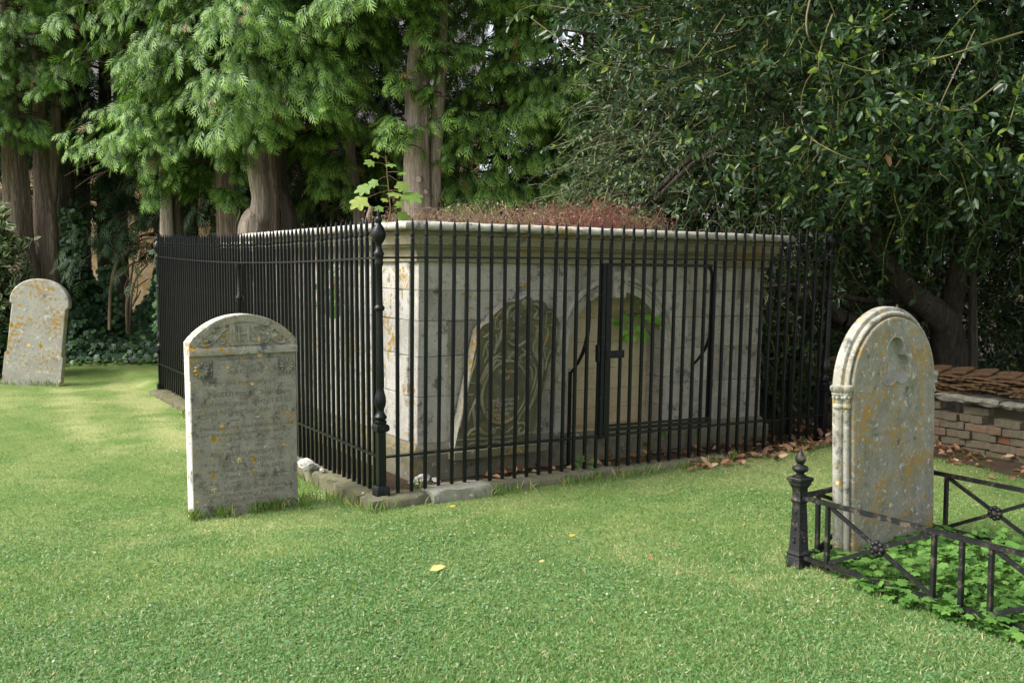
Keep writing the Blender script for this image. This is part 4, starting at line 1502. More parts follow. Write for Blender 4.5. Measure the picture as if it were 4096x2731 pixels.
# (px0, px1, py0, py1, nearer than, share removed): dark gaps between the tree columns
GAPS = [(235, 425, -50, 900, 18.4, 0.70), (735, 800, 330, 900, 15.6, 0.75), (1440, 1590, 300, 860, 14.6, 0.65), (1800, 1960, -50, 820, 14.3, 0.50), (5, 130, 60, 600, 17.0, 0.62), (130, 235, 420, 600, 17.4, 0.6), (1395, 1450, 380, 880, 15.2, 0.8), (1940, 2080, 380, 640, 14.3, 0.5), (1570, 1620, 100, 860, 13.3, 0.5)]


def in_windows(P, g):
    """sprays that would close the gaps through which trunks and dark depths show"""
    dy, dz = P[:, 1], P[:, 2] - EYE
    fwd = dy * cP - dz * sP
    px = 2048 + FPX * P[:, 0] / fwd
    py = 1365.5 - FPX * (dz * cP + dy * sP) / fwd
    px = px + g.normal(0, 16, len(P))
    py = py + g.normal(0, 16, len(P))
    k = np.zeros(len(P), bool)
    for a, b, c, d, y in WINDOWS: k |= (px > a) & (px < b) & (py > c) & (py < d) & (dy < y)
    r = g.random(len(P))
    for a, b, c, d, y, f in GAPS: k |= (px > a) & (px < b) & (py > c) & (py < d) & (dy < y) & (r < f)
    return k


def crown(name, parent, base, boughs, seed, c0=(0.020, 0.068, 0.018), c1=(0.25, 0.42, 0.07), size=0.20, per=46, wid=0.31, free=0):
    """boughs: (n,6): x0,y0,z0 (relative to base), azimuth, length, droop"""
    g = np.random.default_rng(seed)
    B = np.asarray(boughs, float)
    n = len(B)
    s = 0.34 + 0.68 * np.sqrt(g.random((n, per)))
    lat = g.normal(0, 0.55, (n, per)).clip(-1, 1)
    dx, dy = np.cos(B[:, 3])[:, None], np.sin(B[:, 3])[:, None]
    L = B[:, 4][:, None]
    dr = B[:, 5][:, None]
    wl = lat * wid * L * (1.15 - 0.55 * s)
    H = L * s
    x = B[:, 0][:, None] + dx * H - dy * wl
    y = B[:, 1][:, None] + dy * H + dx * wl
    z = B[:, 2][:, None] + L * (0.34 * s - dr * s * s) - 0.35 * np.abs(wl) + g.normal(0, 0.035, s.shape)
    slope = 0.34 - 2 * dr * s
    sg = np.sign(lat) * np.minimum(1, np.abs(lat) * 1.4)
    A = np.stack([dx - dy * sg * 0.8, dy + dx * sg * 0.8, np.clip(slope, -1.1, 0.1) - 0.25 + g.normal(0, 0.18, s.shape)], -1) + g.normal(0, 0.34, s.shape + (3,))
    Nn = np.stack([dx * 0.6 + 0 * s, dy * 0.6 + 0 * s, 1.0 + 0 * s], -1) + g.normal(0, 0.45, s.shape + (3,))
    P = np.stack([x, y, z], -1).reshape(-1, 3)
    kp = ~in_windows(P + np.array(tuple(base)), g)
    if free: kp[-free * per:] = g.random(free * per) < 0.22
    P, A, Nn = P[kp], A.reshape(-1, 3)[kp], Nn.reshape(-1, 3)[kp]
    s = s.ravel()[kp]
    m_ = len(P)
    sc = size * g.uniform(0.7, 1.25, m_)
    bt = np.repeat(g.random(n), per)[kp]
    t_ = np.clip(0.75 * bt ** 1.6 + 0.6 * g.random(m_) ** 2.0, 0, 1.2)
    col = lerp3(c0, tuple(a * 1.7 for a in c0), t_)
    tip = lerp3(tuple(a * 0.55 for a in c1), c1, np.clip(t_ * 0.75 + 0.7 * (s - 0.62), 0, 1))
    brown = g.random(m_) < 0.012
    col[brown] = (0.16, 0.10, 0.03); tip[brown] = (0.20, 0.13, 0.04)
    Vv, F, C = scatter_arrays(SPV, SPF, P, A.reshape(-1, 3), Nn.reshape(-1, 3), sc, col, SPT, tip)
    # woody bough axes
    k = 6
    ss = np.linspace(0, 0.95, k)[None, :]
    Pb = np.stack([B[:, 0][:, None] + dx * L * ss, B[:, 1][:, None] + dy * L * ss, B[:, 2][:, None] + L * (0.34 * ss - dr * ss ** 2) - 0.03], -1)
    Rb = (0.014 * (1 - 0.85 * ss)) * np.ones((n, 1))
    tb = tubes(Pb, Rb, np.tile([[0.11, 0.07, 0.045]], (n, 1)), 4)
    Vv, F, C = merge([(Vv, F, C), tb])
    me = np_mesh(name, Vv, F, C)
    return link(name, me, M["conifer"], parent)


def tree_boughs(g, z0, z1, r0, r1, n, front=0.8, x=0.0, y=0.0, spread=1.9, dro=(0.42, 0.75)):
    """boughs round an axis; most of them on the side towards the camera (azimuth -90 deg)"""
    n = int(n * 0.82)
    z = z0 + (z1 - z0) * g.random(n)
    az = np.where(g.random(n) < front, -math.pi / 2 + g.uniform(-spread, spread, n), g.uniform(0, 2 * math.pi, n))
    f = (z - z0) / (z1 - z0)
    L = (r0 + (r1 - r0) * f) * g.uniform(0.55, 1.20, n)
    return np.c_[np.full(n, x), np.full(n, y), z, az, L, g.uniform(*dro, n)]


def conifer(label, px, Y, trunks, crowns, seed, extra=None, **kw):
    b = at(px, 1045, Y)
    zb = float(lawn_z(b.x, b.y))
    base = Vector((b.x, b.y, zb))
    t = empty("conifer_tree", base)
    tag(t, label, "conifer", "conifers behind the tomb and railings")
    for lst, yy, mat in trunks:
        px_limb(lst, yy, base, mat, t)
    g = np.random.default_rng(seed)
    bs = []
    for c in crowns:
        z0, z1, r0, r1, n = c[:5]
        o = c[5] if len(c) > 5 else {}
        dx = (o.get("px", px) - px) / FPX * Y
        lift = 0.36 * (r0 + 0.5)
        bs.append(tree_boughs(g, z0 - zb + lift, z1 - zb + lift, r0, r1, n, o.get("front", 0.8), dx, o.get("dy", 0.0), o.get("spread", 1.9), o.get("dro", (0.42, 0.75))))
    if extra is not None:
        bs.append(extra(base))
        kw["free"] = len(bs[-1])
    crown("crown", t, base, np.concatenate(bs), seed + 100, **kw)
    return t, base


BR, BP, BD = "bark_red", "bark_pale", "bark_dark"
zpx = lambda py, Y: EYE + (1045 - py) * Y / FPX
conifer("big conifer at the far left with a thick ridged trunk and a low hanging spray", 70, 16.8, [([(92, 1120, 128), (75, 1000, 108), (62, 800, 100), (45, 500, 84), (32, 0, 66)], 16.8, BR)],
        [(3.7, 8.8, 1.9, 1.2, 70), (2.6, 3.9, 1.1, 1.5, 12, {"spread": 1.2}), (2.9, 6, 1.0, 1.0, 20, {"px": 100, "dy": -0.6})], 1)
conifer("conifer with a forked trunk, right of the thick far-left trunk", 188, 17.2, [([(190, 1100, 100), (186, 900, 88), (172, 720, 66), (160, 500, 50), (150, 200, 40)], 17.2, BR), ([(205, 900, 40), (212, 720, 42), (222, 540, 40), (228, 300, 32)], 17.25, BR)],
        [(3.6, 9, 2.0, 1.3, 105), (3.4, 5.0, 1.5, 1.7, 26, {"spread": 1.0, "px": 260}), (3.0, 3.8, 0.9, 1.1, 8, {"spread": 1.0, "px": 190})], 2)
conifer("dark conifer trunk wrapped in ivy, left of the glimpsed honey wall", 265, 18.6, [([(268, 1050, 78), (264, 850, 70), (262, 600, 60), (260, 300, 50)], 18.6, BD)],
        [(3.3, 9, 2.2, 1.4, 70)], 3, c0=(0.022, 0.06, 0.015))
conifer("slim twin-stemmed conifer with feathery boughs at the far end of the side railing", 680, 15.6, [([(672, 960, 56), (668, 820, 46), (662, 690, 42), (655, 400, 36)], 15.6, BP), ([(716, 960, 40), (712, 800, 34), (708, 650, 30)], 15.65, BD)],
        [(2.75, 8.2, 1.55, 1.1, 165), (2.1, 3.4, 1.0, 1.3, 22, {"spread": 1.3}), (2.3, 3.2, 0.9, 1.1, 12, {"spread": 0.9, "px": 560})], 4)
conifer("conifer with a short thick reddish trunk, left of the curved pale trunk", 915, 15.2, [([(920, 905, 96), (914, 830, 86), (905, 740, 80), (900, 500, 66), (895, 150, 50)], 15.2, BR)],
        [(2.6, 8.4, 1.55, 1.2, 150), (2.15, 3.2, 0.75, 1.1, 22, {"spread": 1.3})], 5)
conifer("leafy conifer with a pale curving trunk and darker second stem, behind the side railing", 1040, 14.2, [([(1012, 935, 118), (1040, 860, 92), (1046, 790, 78), (1030, 700, 76), (1018, 600, 70), (1010, 300, 56)], 14.2, BP), ([(1092, 915, 54), (1090, 790, 52), (1080, 690, 48), (1075, 500, 40)], 14.3, BR), ([(1160, 910, 62), (1140, 800, 52), (1118, 700, 50)], 14.6, BD)],
        [(2.85, 7.8, 1.75, 1.3, 250), (2.75, 4.6, 1.25, 1.45, 70, {"px": 1230, "spread": 1.5}), (4.0, 7.6, 1.5, 1.2, 70, {"px": 1330, "spread": 1.3})], 6)
conifer("thin crooked conifer stem with drooping side sprays, left of the sycamore seedling", 1410, 15.0, [([(1435, 880, 44), (1428, 790, 44), (1404, 660, 40), (1396, 470, 34), (1390, 200, 28)], 15.0, BP)],
        [(4.0, 8.4, 1.2, 1.0, 60), (1.9, 3.4, 0.75, 0.9, 22), (2.3, 3.0, 0.6, 0.8, 8, {"px": 1340, "spread": 1.0})], 7, c0=(0.024, 0.07, 0.016))


def shoots(base):
    g = np.random.default_rng(5)
    out = []
    for px, py, n, L in ((1618, 330, 7, 0.30), (1610, 500, 7, 0.32), (1630, 545, 5, 0.28), (1770, 375, 3, 0.25), (1785, 215, 6, 0.35), (1690, 100, 6, 0.4), (1795, 490, 4, 0.3)):
        for _ in range(n):
            q_ = at(px + g.normal(0, 14), py + g.normal(0, 22), 13.0)
            out.append([q_.x - base.x, q_.y - base.y, q_.z - base.z, -math.pi / 2 + g.uniform(-1.4, 1.4), L * g.uniform(0.6, 1.1), g.uniform(0.2, 0.7)])
    return np.array(out)


t8, b8 = conifer("tall conifer with a straight pale trunk and slimmer second stem, right behind the tomb", 1668, 13.2, [([(1668, 880, 118), (1666, 727, 106), (1666, 485, 97), (1672, 272, 90), (1678, 182, 80), (1692, 40, 60)], 13.2, BP), ([(1728, 880, 40), (1742, 780, 40), (1742, 666, 46), (1753, 424, 50), (1764, 272, 38), (1776, 80, 32)], 13.35, BP)],
        [(4.45, 8.6, 1.35, 1.2, 110), (4.0, 5.4, 1.0, 1.2, 26, {"px": 1560, "spread": 1.2}), (4.3, 5.2, 0.9, 1.1, 14, {"px": 1790, "spread": 1.3})], 8, extra=shoots)
for px, py, r in ((1674, 718, 0.045), (1704, 768, 0.03), (1676, 180, 0.05), (1700, 215, 0.05), (1700, 335, 0.03)):
    q_ = at(px, py, 13.2 - 0.16) - b8
    m = MB()
    m.tube([q_ + Vector((0, 0.06, 0)), q_, q_ + Vector((0, -0.03, 0))], [r * 1.5, r * 1.1, r * 0.85], 10)
    m.build("knot", M[BP], t8, 50)
conifer("broad dark conifer with bright drooping tips, right of the tall pale trunk", 2030, 14.4, [([(2010, 900, 60), (2005, 700, 55), (2000, 300, 45)], 14.6, BD)],
        [(3.0, 8.2, 1.45, 1.3, 190), (1.55, 3.2, 1.25, 1.5, 90, {"px": 2010}), (1.4, 2.4, 1.0, 1.3, 36, {"px": 1870}), (2.9, 5.4, 1.0, 1.1, 90, {"px": 2200, "spread": 1.3, "dy": -0.5}), (1.5, 3.2, 0.9, 1.0, 44, {"px": 2240, "dy": -0.2})], 9)
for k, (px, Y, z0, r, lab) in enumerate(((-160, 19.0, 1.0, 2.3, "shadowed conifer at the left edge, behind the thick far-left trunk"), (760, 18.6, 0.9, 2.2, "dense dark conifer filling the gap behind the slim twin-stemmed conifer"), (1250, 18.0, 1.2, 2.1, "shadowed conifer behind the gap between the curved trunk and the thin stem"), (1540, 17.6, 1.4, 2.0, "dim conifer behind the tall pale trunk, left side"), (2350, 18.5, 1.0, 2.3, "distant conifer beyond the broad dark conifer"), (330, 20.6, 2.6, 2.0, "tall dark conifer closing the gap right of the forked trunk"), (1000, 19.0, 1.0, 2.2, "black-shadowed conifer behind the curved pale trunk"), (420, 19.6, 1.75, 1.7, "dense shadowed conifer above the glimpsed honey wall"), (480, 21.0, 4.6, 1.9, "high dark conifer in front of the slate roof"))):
    conifer(lab, px, Y, [([(px, 960, 60), (px, 700, 55), (px, 300, 45)], Y, BD)], [(z0, 8.5, r, 1.4, 190 if z0 < 4 else 50)], 20 + k, c0=(0.014, 0.042, 0.011), c1=(0.045, 0.10, 0.022), size=0.26, per=30)  # back row foliage coloured darker to stand for deep shade between the trunks

# ------------------------------------------------------------------ broad-leaved foliage
LEAFV = np.array([[0, 0, 0], [0.34, 0.235, 0.05], [0.74, 0.17, 0.02], [1.0, 0, -0.07], [0.74, -0.17, 0.02], [0.34, -0.235, 0.05]])
LEAFF = np.array([[0, 3, 2, 1], [0, 5, 4, 3]])


def lobed(n, depth):
    """fan of triangles: palmate leaf with n lobes, base at the origin, axis +x"""
    out = [(0.0, 0.0, 0.0), (0.42, 0.0, 0.04)]
    rim = []
    for i in range(n):
        a = R(-150 + 300 * (i + 0.5) / n) * 0.86
        L = 0.60 * (1.0 - 0.22 * abs(2 * (i + 0.5) / n - 1))
        a0 = R(-150 + 300 * i / n) * 0.86
        rim.append((a0, L * depth, 0.02))
        rim.append((a - 0.20, L * 0.90, -0.01))
        rim.append((a, L, -0.05))
        rim.append((a + 0.20, L * 0.90, -0.01))
    rim.append((R(150) * 0.86, 0.5 * depth, 0.02))
    for a, r_, z in rim: out.append((0.42 + r_ * math.cos(a), r_ * math.sin(a), z))
    k = len(rim)
    fs = [(1, 2 + i, 3 + i) for i in range(k - 1)] + [(1, 1 + k, 0), (1, 0, 2)]
    return np.array(out), np.array(fs)


IVYV, IVYF = lobed(5, 0.70)
HERBV, HERBF = lobed(5, 0.66)
MAPV, MAPF = lobed(5, 0.66)
HERBV[:, 2] += 0.06 * np.abs(HERBV[:, 1])


def twigs(g, P0, D, L, k=7, sag=0.35, wob=0.08):
    """arching shoots: start P0 (n,3), direction D, length L -> polylines (n,k,3)"""
    n = len(P0)
    s = np.linspace(0, 1, k)[None, :, None]
    D = unit(D)
    W = g.normal(0, wob, (n, 1, 3)) * np.sin(s * 3.1) + g.normal(0, wob * 0.4, (n, 1, 3)) * np.sin(s * 7)
    P = P0[:, None, :] + (D[:, None, :] * s + W) * L[:, None, None]
    P[:, :, 2] -= (sag * L)[:, None] * s[:, :, 0] ** 2
    return P


def leafy(g, T, per, size, c0, c1, yel=0.05, start=0.3, brown=0.0):
    """leaves along polylines T (n,k,3), pairs set round the shoot"""
    n, k, _ = T.shape
    s = start + (1 - start) * (np.arange(per)[None, :] + g.random((n, per)) * 0.7) / per
    s = s.clip(0, 0.999)
    f = s * (k - 1)
    i = np.floor(f).astype(int)
    fr_ = (f - i)[..., None]
    r_ = np.arange(n)[:, None]
    P = T[r_, i] * (1 - fr_) + T[r_, i + 1] * fr_
    tan = unit(T[r_, i + 1] - T[r_, i])
    rad = g.normal(0, 1, P.shape)
    rad = unit(rad - tan * np.sum(rad * tan, -1, keepdims=True))
    A = tan * (0.45 + 0.6 * (s[..., None] > 0.85)) + rad * 0.9 + np.array([0, 0, 0.08])
    Nn = np.array([0, -0.35, 1.0]) + g.normal(0, 0.55, P.shape)
    m_ = n * per
    t_ = g.random(m_)
    col = lerp3(c0, c1, t_ ** 1.6)
    y_ = g.random(m_) < yel
    col[y_] = lerp3((0.12, 0.19, 0.03), (0.20, 0.26, 0.04), g.random(int(y_.sum())))
    if brown:
        b_ = g.random(m_) < brown
        col[b_] = (0.25, 0.12, 0.06)
    sc = size * g.uniform(0.7, 1.25, m_)
    return scatter_arrays(LEAFV, LEAFF, P.reshape(-1, 3), A.reshape(-1, 3), Nn.reshape(-1, 3), sc, col)


def shell(g, n, c, r, inner=0.55, facing=True):
    """random points in the outer part of an ellipsoid, mostly on the camera side"""
    d = unit(g.normal(0, 1, (n * 3, 3)))
    if facing: d = d[(d[:, 1] < 0.45)]
    d = d[:n]
    rr = (inner + (1 - inner) * g.random((len(d), 1)) ** 0.6)
    return np.asarray(c) + d * rr * np.asarray(r), d


HC0, HC1 = (0.016, 0.040, 0.016), (0.045, 0.092, 0.030)


def holly(label, base, blobs, seed, limbs, group="dark evergreen broadleaves on the right"):
    g = np.random.default_rng(seed)
    t = empty("holly_tree", base)
    tag(t, label, "holly tree", group)
    for lst, Y, Y2, nm in limbs: px_limb(lst, Y, Vector(base), BD, t, nm, down=(nm == "trunk"), up=False, Y2=Y2, k=14, flute=0.03)
    Lv, Tw = [], []
    for b in blobs:
        P, d = shell(g, b["n"], b["c"], b["r"], b.get("inner", 0.5))
        keep = np.ones(len(P), bool)
        if "cut" in b: keep = b["cut"](P)
        P, d = P[keep], d[keep]
        D = d * 0.7 + g.normal(0, 0.45, d.shape) + np.array(b.get("dir", (0, -0.3, -0.1)))
        L = g.uniform(*b["len"], len(P))
        T = twigs(g, P - np.array(base), D, L, 7, b.get("sag", 0.35))
        Lv.append(leafy(g, T, b["per"], b["size"], b.get("c0", HC0), b.get("c1", HC1), b.get("yel", 0.05), b.get("start", 0.25), b.get("brown", 0.0)))
        tc = lerp3(b.get("t0", (0.06, 0.055, 0.03)), b.get("t1", (0.20, 0.21, 0.06)), g.random(len(P)))
        Tw.append(tubes(T, np.linspace(1, 0.35, 7)[None, :] * (b.get("rad", 0.004) * g.uniform(0.6, 1.5, (len(P), 1))), tc, 4))
    link("leaves", np_mesh("leaves", *merge(Lv)), M["holly"], t)
    link("twigs", np_mesh("twigs", *merge(Tw)), M["twig"], t)
    return t


def above(lines, Ymin=0):
    """keep points whose picture height lies above a polyline [(px, py) ...]"""
    lx, ly = zip(*lines)

    def f(P):
        dy, dz = P[:, 1], P[:, 2] - EYE
        fwd = dy * cP - dz * sP
        px = 2048 + FPX * P[:, 0] / fwd
        py = 1365.5 - FPX * (dz * cP + dy * sP) / fwd
        return (py < np.interp(px, lx, ly)) & (dy > Ymin) & ~((px > 2170) & (px < 2420) & (py > 30) & (py < 260))
    return f


# the big holly on the right: overhanging boughs nearest the camera, trunk in the dark behind the brick stack
hb = at(3800, 1045, 11.2)
holly("huge dark holly overhanging from the right, its trunk behind the brick stack", (hb.x, hb.y, -0.03), [
    dict(n=760, c=(3.9, 8.7, 4.55), r=(3.6, 2.4, 2.7), inner=0.75, len=(0.3, 0.75), per=19, size=0.082, sag=0.25, dir=(-0.35, -0.25, 0.1), yel=0.08, rad=0.0045, start=0.3, brown=0.004, cut=above([(2000, 60), (2500, 220), (2900, 400), (3300, 620), (4100, 660)], 5.6)),
    dict(n=3600, c=(3.9, 9.6, 4.5), r=(3.6, 2.3, 2.7), inner=0.35, len=(0.25, 0.6), per=18, size=0.072, sag=0.25, dir=(-0.2, -0.3, 0.1), yel=0.03, cut=above([(2000, -150), (2500, 60), (2800, 260), (3100, 640), (3400, 850), (4100, 900)], 6.2)),
    dict(n=1300, c=(4.6, 11.0, 3.4), r=(2.8, 1.6, 2.0), inner=0.2, len=(0.25, 0.6), per=12, size=0.08, yel=0.01, cut=above([(2000, 700), (2900, 900), (3400, 1020), (4100, 1050)])),
    dict(n=2200, c=(7.5, 12.5, 6.5), r=(4.5, 2.0, 4.5), inner=0.2, len=(0.5, 0.9), per=15, size=0.14, yel=0.02),
    dict(n=2400, c=(5.2, 13.2, 5.6), r=(4.6, 1.8, 3.2), inner=0.2, len=(0.5, 0.9), per=15, size=0.13, yel=0.02),
    dict(n=2600, c=(4.8, 10.2, 7.2), r=(5.0, 4.2, 1.3), inner=0.0, len=(0.5, 0.9), per=14, size=0.085, yel=0.02),
], 41, [([(3800, 1480, 150), (3785, 1320, 125), (3740, 1250, 112), (3650, 1180, 92), (3570, 1080, 76), (3480, 950, 58), (3400, 800, 42)], 11.2, 10.4, "trunk"),
        ([(3790, 1300, 95), (3830, 1100, 80), (3900, 800, 70), (3950, 500, 45)], 11.2, 10.5, "branch"),
        ([(3700, 1230, 90), (3560, 1290, 70), (3450, 1290, 62), (3360, 1270, 58), (3320, 1210, 50), (3255, 1172, 40), (3180, 1190, 32), (3080, 1130, 20)], 11.1, 10.6, "branch"),
        ([(3650, 1200, 30), (3500, 1205, 24), (3400, 1190, 22), (3300, 1165, 20), (3200, 1140, 16), (3050, 1150, 12)], 11.0, 10.5, "branch"),
        ([(3500, 930, 60), (3350, 700, 50), (3100, 420, 38), (2800, 250, 24), (2500, 160, 14), (2250, 120, 8)], 10.4, 8.0, "branch"),
        ([(3900, 800, 60), (3700, 500, 46), (3400, 200, 34), (3200, 40, 22)], 10.5, 7.5, "branch")])
# long bare arching shoots hanging in front
g = np.random.default_rng(77)
arch_l = [([(3240, 0), (3225, 80), (3235, 160), (3275, 210), (3270, 260), (3215, 350), (3205, 460), (3230, 540), (3320, 600), (3420, 640), (3500, 630)], 6.9, 0.009),
          ([(3330, 60), (3290, 170), (3275, 260), (3290, 360), (3320, 480), (3350, 600), (3385, 690)], 6.9, 0.009), ([(4090, 130), (3960, 170), (3800, 220), (3640, 260), (3480, 285), (3330, 240)], 6.6, 0.011),
          ([(3600, 40), (3520, 90), (3440, 110), (3380, 95)], 6.6, 0.009), ([(4000, 330), (3850, 440), (3720, 420), (3620, 360), (3560, 300)], 6.5, 0.009), ([(3480, 270), (3500, 400), (3480, 470)], 6.9, 0.006),
          ([(3900, 120), (3760, 420), (3720, 520), (3640, 540), (3560, 480)], 6.8, 0.007), ([(3070, 180), (2990, 250), (2900, 300), (2800, 330)], 7.3, 0.008), ([(3060, 180), (3000, 300), (2960, 380), (2930, 480), (2920, 540)], 7.4, 0.008),
          ([(3100, 560), (3040, 610), (2960, 625), (2860, 610), (2760, 560)], 7.6, 0.007), ([(3270, 620), (3200, 700), (3100, 745), (2990, 755), (2900, 720)], 7.6, 0.007), ([(3620, 610), (3560, 690), (3450, 720), (3330, 735)], 7.0, 0.006),
          ([(2700, 120), (2600, 200), (2480, 210), (2400, 140)], 7.6, 0.007), ([(2900, 60), (2760, 250), (2560, 285), (2350, 240), (2200, 130), (2120, 70)], 7.8, 0.008), ([(2600, 30), (2450, 60), (2300, 40), (2180, 20)], 7.7, 0.007),
          ([(3480, 640), (3460, 720), (3410, 790)], 7.0, 0.005), ([(3830, 560), (3900, 640), (3960, 700), (4040, 700)], 6.7, 0.007), ([(4096, 300), (4060, 420), (4030, 520)], 6.3, 0.008)]
ht = bpy.data.objects["holly_tree"]
Pn, Rn, Lfs = [], [], []
for pts, Y, r_ in arch_l:
    W_ = catmull([tuple(at(px, py, Y - 0.25 * math.sin(i * 0.9)) - ht.location) for i, (px, py) in enumerate(pts)], 5)
    idx = np.linspace(0, len(W_) - 1, 26)
    T = np.stack([np.interp(idx, np.arange(len(W_)), W_[:, c]) for c in range(3)], -1)
    Pn.append(T); Rn.append(0.72 * r_ * np.linspace(1, 0.45, 26))
Pn, Rn = np.array(Pn), np.array(Rn)
link("arching_shoots", np_mesh("arching_shoots", *tubes(Pn, Rn, lerp3((0.13, 0.135, 0.035), (0.17, 0.13, 0.075), g.random(len(Pn))), 6)), M["twig"], ht)
lf = leafy(g, Pn[:, 6:, :], 26, 0.068, HC0, HC1, 0.12, 0.1)
sd_ = Pn[:, 4::2, :].reshape(-1, 3)
T2 = twigs(g, sd_, g.normal(0, 0.6, sd_.shape) + np.array([-0.2, -0.3, 0.1]), g.uniform(0.12, 0.32, len(sd_)), 5, 0.2)
link("shoot_leaves", np_mesh("shoot_leaves", *merge([lf, leafy(g, T2, 9, 0.066, HC0, HC1, 0.12, 0.2)])), M["holly"], ht)

holly("broad small-leaved holly behind the tomb's right half, full of crossing bare twigs", (2.2, 12.6, -0.03), [
    dict(n=2700, c=(2.85, 12.3, 2.5), r=(2.05, 1.4, 2.4), inner=0.45, len=(0.35, 0.8), per=16, size=0.062, yel=0.06, sag=0.3, rad=0.0065, c0=(0.034, 0.07, 0.034), c1=(0.115, 0.185, 0.085), t0=(0.10, 0.10, 0.05), t1=(0.30, 0.29, 0.16), cut=above([(0, 2000), (4096, 2000)])),
    dict(n=1500, c=(2.55, 13.8, 4.0), r=(1.7, 1.0, 2.2), inner=0.3, len=(0.35, 0.8), per=12, size=0.06, yel=0.10, rad=0.005, c0=(0.04, 0.075, 0.025), c1=(0.14, 0.21, 0.07), cut=above([(0, 2000), (4096, 2000)])),
], 42, [([(2500, 900, 60), (2480, 700, 50), (2440, 500, 40), (2380, 300, 30)], 13.0, 13.2, "trunk"), ([(2950, 500, 40), (2800, 600, 34), (2650, 740, 26), (2520, 850, 16)], 11.0, 11.4, "branch"), ([(2950, 560, 26), (2780, 650, 22), (2620, 800, 14)], 10.9, 11.2, "branch"), ([(2560, 520, 30), (2520, 420, 26), (2470, 380, 22)], 12.6, 12.6, "branch"), ([(2330, 260, 36), (2290, 310, 34), (2260, 350, 30)], 13.4, 13.4, "branch")])
holly("shadowed holly undergrowth in the dark behind the brick stack and the railing's right end", (4.4, 14.0, -0.03), [
    dict(n=2600, c=(4.2, 13.4, 1.2), r=(3.6, 1.2, 2.0), inner=0.2, len=(0.35, 0.7), per=13, size=0.07, yel=0.03),
    dict(n=700, c=(2.6, 11.6, 0.5), r=(0.9, 1.0, 0.8), inner=0.2, len=(0.2, 0.45), per=9, size=0.07, yel=0.05),
    dict(n=1200, c=(6.5, 14.6, 3.4), r=(2.8, 1.4, 2.6), inner=0.2, len=(0.4, 0.8), per=12, size=0.09, yel=0.02),
    dict(n=1700, c=(6.5, 16.2, 1.6), r=(5.5, 1.0, 2.4), inner=0.2, len=(0.4, 0.8), per=12, size=0.13, yel=0.02),
    dict(n=900, c=(1.6, 17.5, 2.2), r=(3.4, 1.2, 2.8), inner=0.2, len=(0.4, 0.8), per=11, size=0.12, yel=0.05),
], 43, [([(3560, 1300, 30), (3560, 1100, 26), (3560, 800, 20)], 13.5, 13.5, "trunk")])
st = empty("sapling", at(3893, 1440, 10.9))
tag(st, "thin straight bare stem rising behind the tiles, right of the holly trunk", "sapling")
px_limb([(3893, 1480, 40), (3892, 1300, 38), (3890, 1150, 34), (3892, 950, 28)], 10.9, st.location, BD, st, "stem", down=False, up=False, k=8, flute=0.02)

# ------------------------------------------------------------------ ivy bank and plants on the left
g = np.random.default_rng(51)
n = 5200
px = g.uniform(205, 668, n)
top = np.interp(px, [205, 260, 300, 380, 430, 470, 560, 600, 640, 668], [1080, 980, 960, 1120, 1235, 1260, 1235, 1160, 1060, 1040])
tt = g.random(n) ** 0.9
py = top + (1440 - top) * tt
Yv = 18.2 - 1.7 * tt + g.normal(0, 0.10, n)
P = np.array([tuple(at(a, b, c)) for a, b, c in zip(px, py, Yv)])
P[:, 2] = np.maximum(P[:, 2], lawn_z(P[:, 0], P[:, 1]) + 0.02)
A = np.stack([g.normal(0, 0.6, n), g.normal(-0.5, 0.3, n), g.normal(-0.6, 0.35, n)], -1)
Nn = np.stack([g.normal(0, 0.35, n), g.normal(-0.7, 0.25, n), g.normal(0.75, 0.25, n)], -1)
col = lerp3((0.014, 0.040, 0.018), (0.040, 0.095, 0.035), g.random(n))
yl = g.random(n) < 0.07
col[yl] = (0.11, 0.20, 0.045)
sc = g.uniform(0.09, 0.15, n)
iv = [scatter_arrays(IVYV, IVYF, P, A, Nn, sc, col)]
# climbing the trunks
for cx, y0, y1, Y, wd, nn in ((655, 985, 1330, 15.35, 17, 260), (285, 830, 1000, 18.2, 34, 150), (440, 1060, 1300, 17.4, 22, 200)):
    a_, b_ = g.normal(cx, wd, nn), g.uniform(y0, y1, nn)
    P = np.array([tuple(at(u_, v_, Y + g.normal(0, 0.06))) for u_, v_ in zip(a_, b_)])
    iv.append(scatter_arrays(IVYV, IVYF, P, np.stack([g.normal(0, .6, nn), g.normal(-.4, .2, nn), g.normal(-.7, .2, nn)], -1), np.stack([g.normal(0, .4, nn), g.normal(-.8, .2, nn), g.normal(.5, .2, nn)], -1), g.uniform(0.07, 0.12, nn), lerp3((0.018, 0.05, 0.02), (0.07, 0.15, 0.04), g.random(nn))))
# low leaves creeping over the soil edge
nn = 900
P = np.stack([g.uniform(-7.6, -4.3, nn), g.uniform(16.0, 17.3, nn), np.zeros(nn)], -1)
P[:, 2] = lawn_z(P[:, 0], P[:, 1]) + g.uniform(0.01, 0.08, nn)
iv.append(scatter_arrays(IVYV, IVYF, P, g.normal(0, 1, (nn, 3)) * [1, 1, .2], np.stack([g.normal(0, .3, nn), g.normal(-.3, .3, nn), np.ones(nn)], -1), g.uniform(0.04, 0.09, nn), lerp3((0.03, 0.07, 0.02), (0.12, 0.20, 0.05), g.random(nn))))
tag(link("ivy", np_mesh("ivy", *merge(iv)), M["ivy"]), kind="stuff")

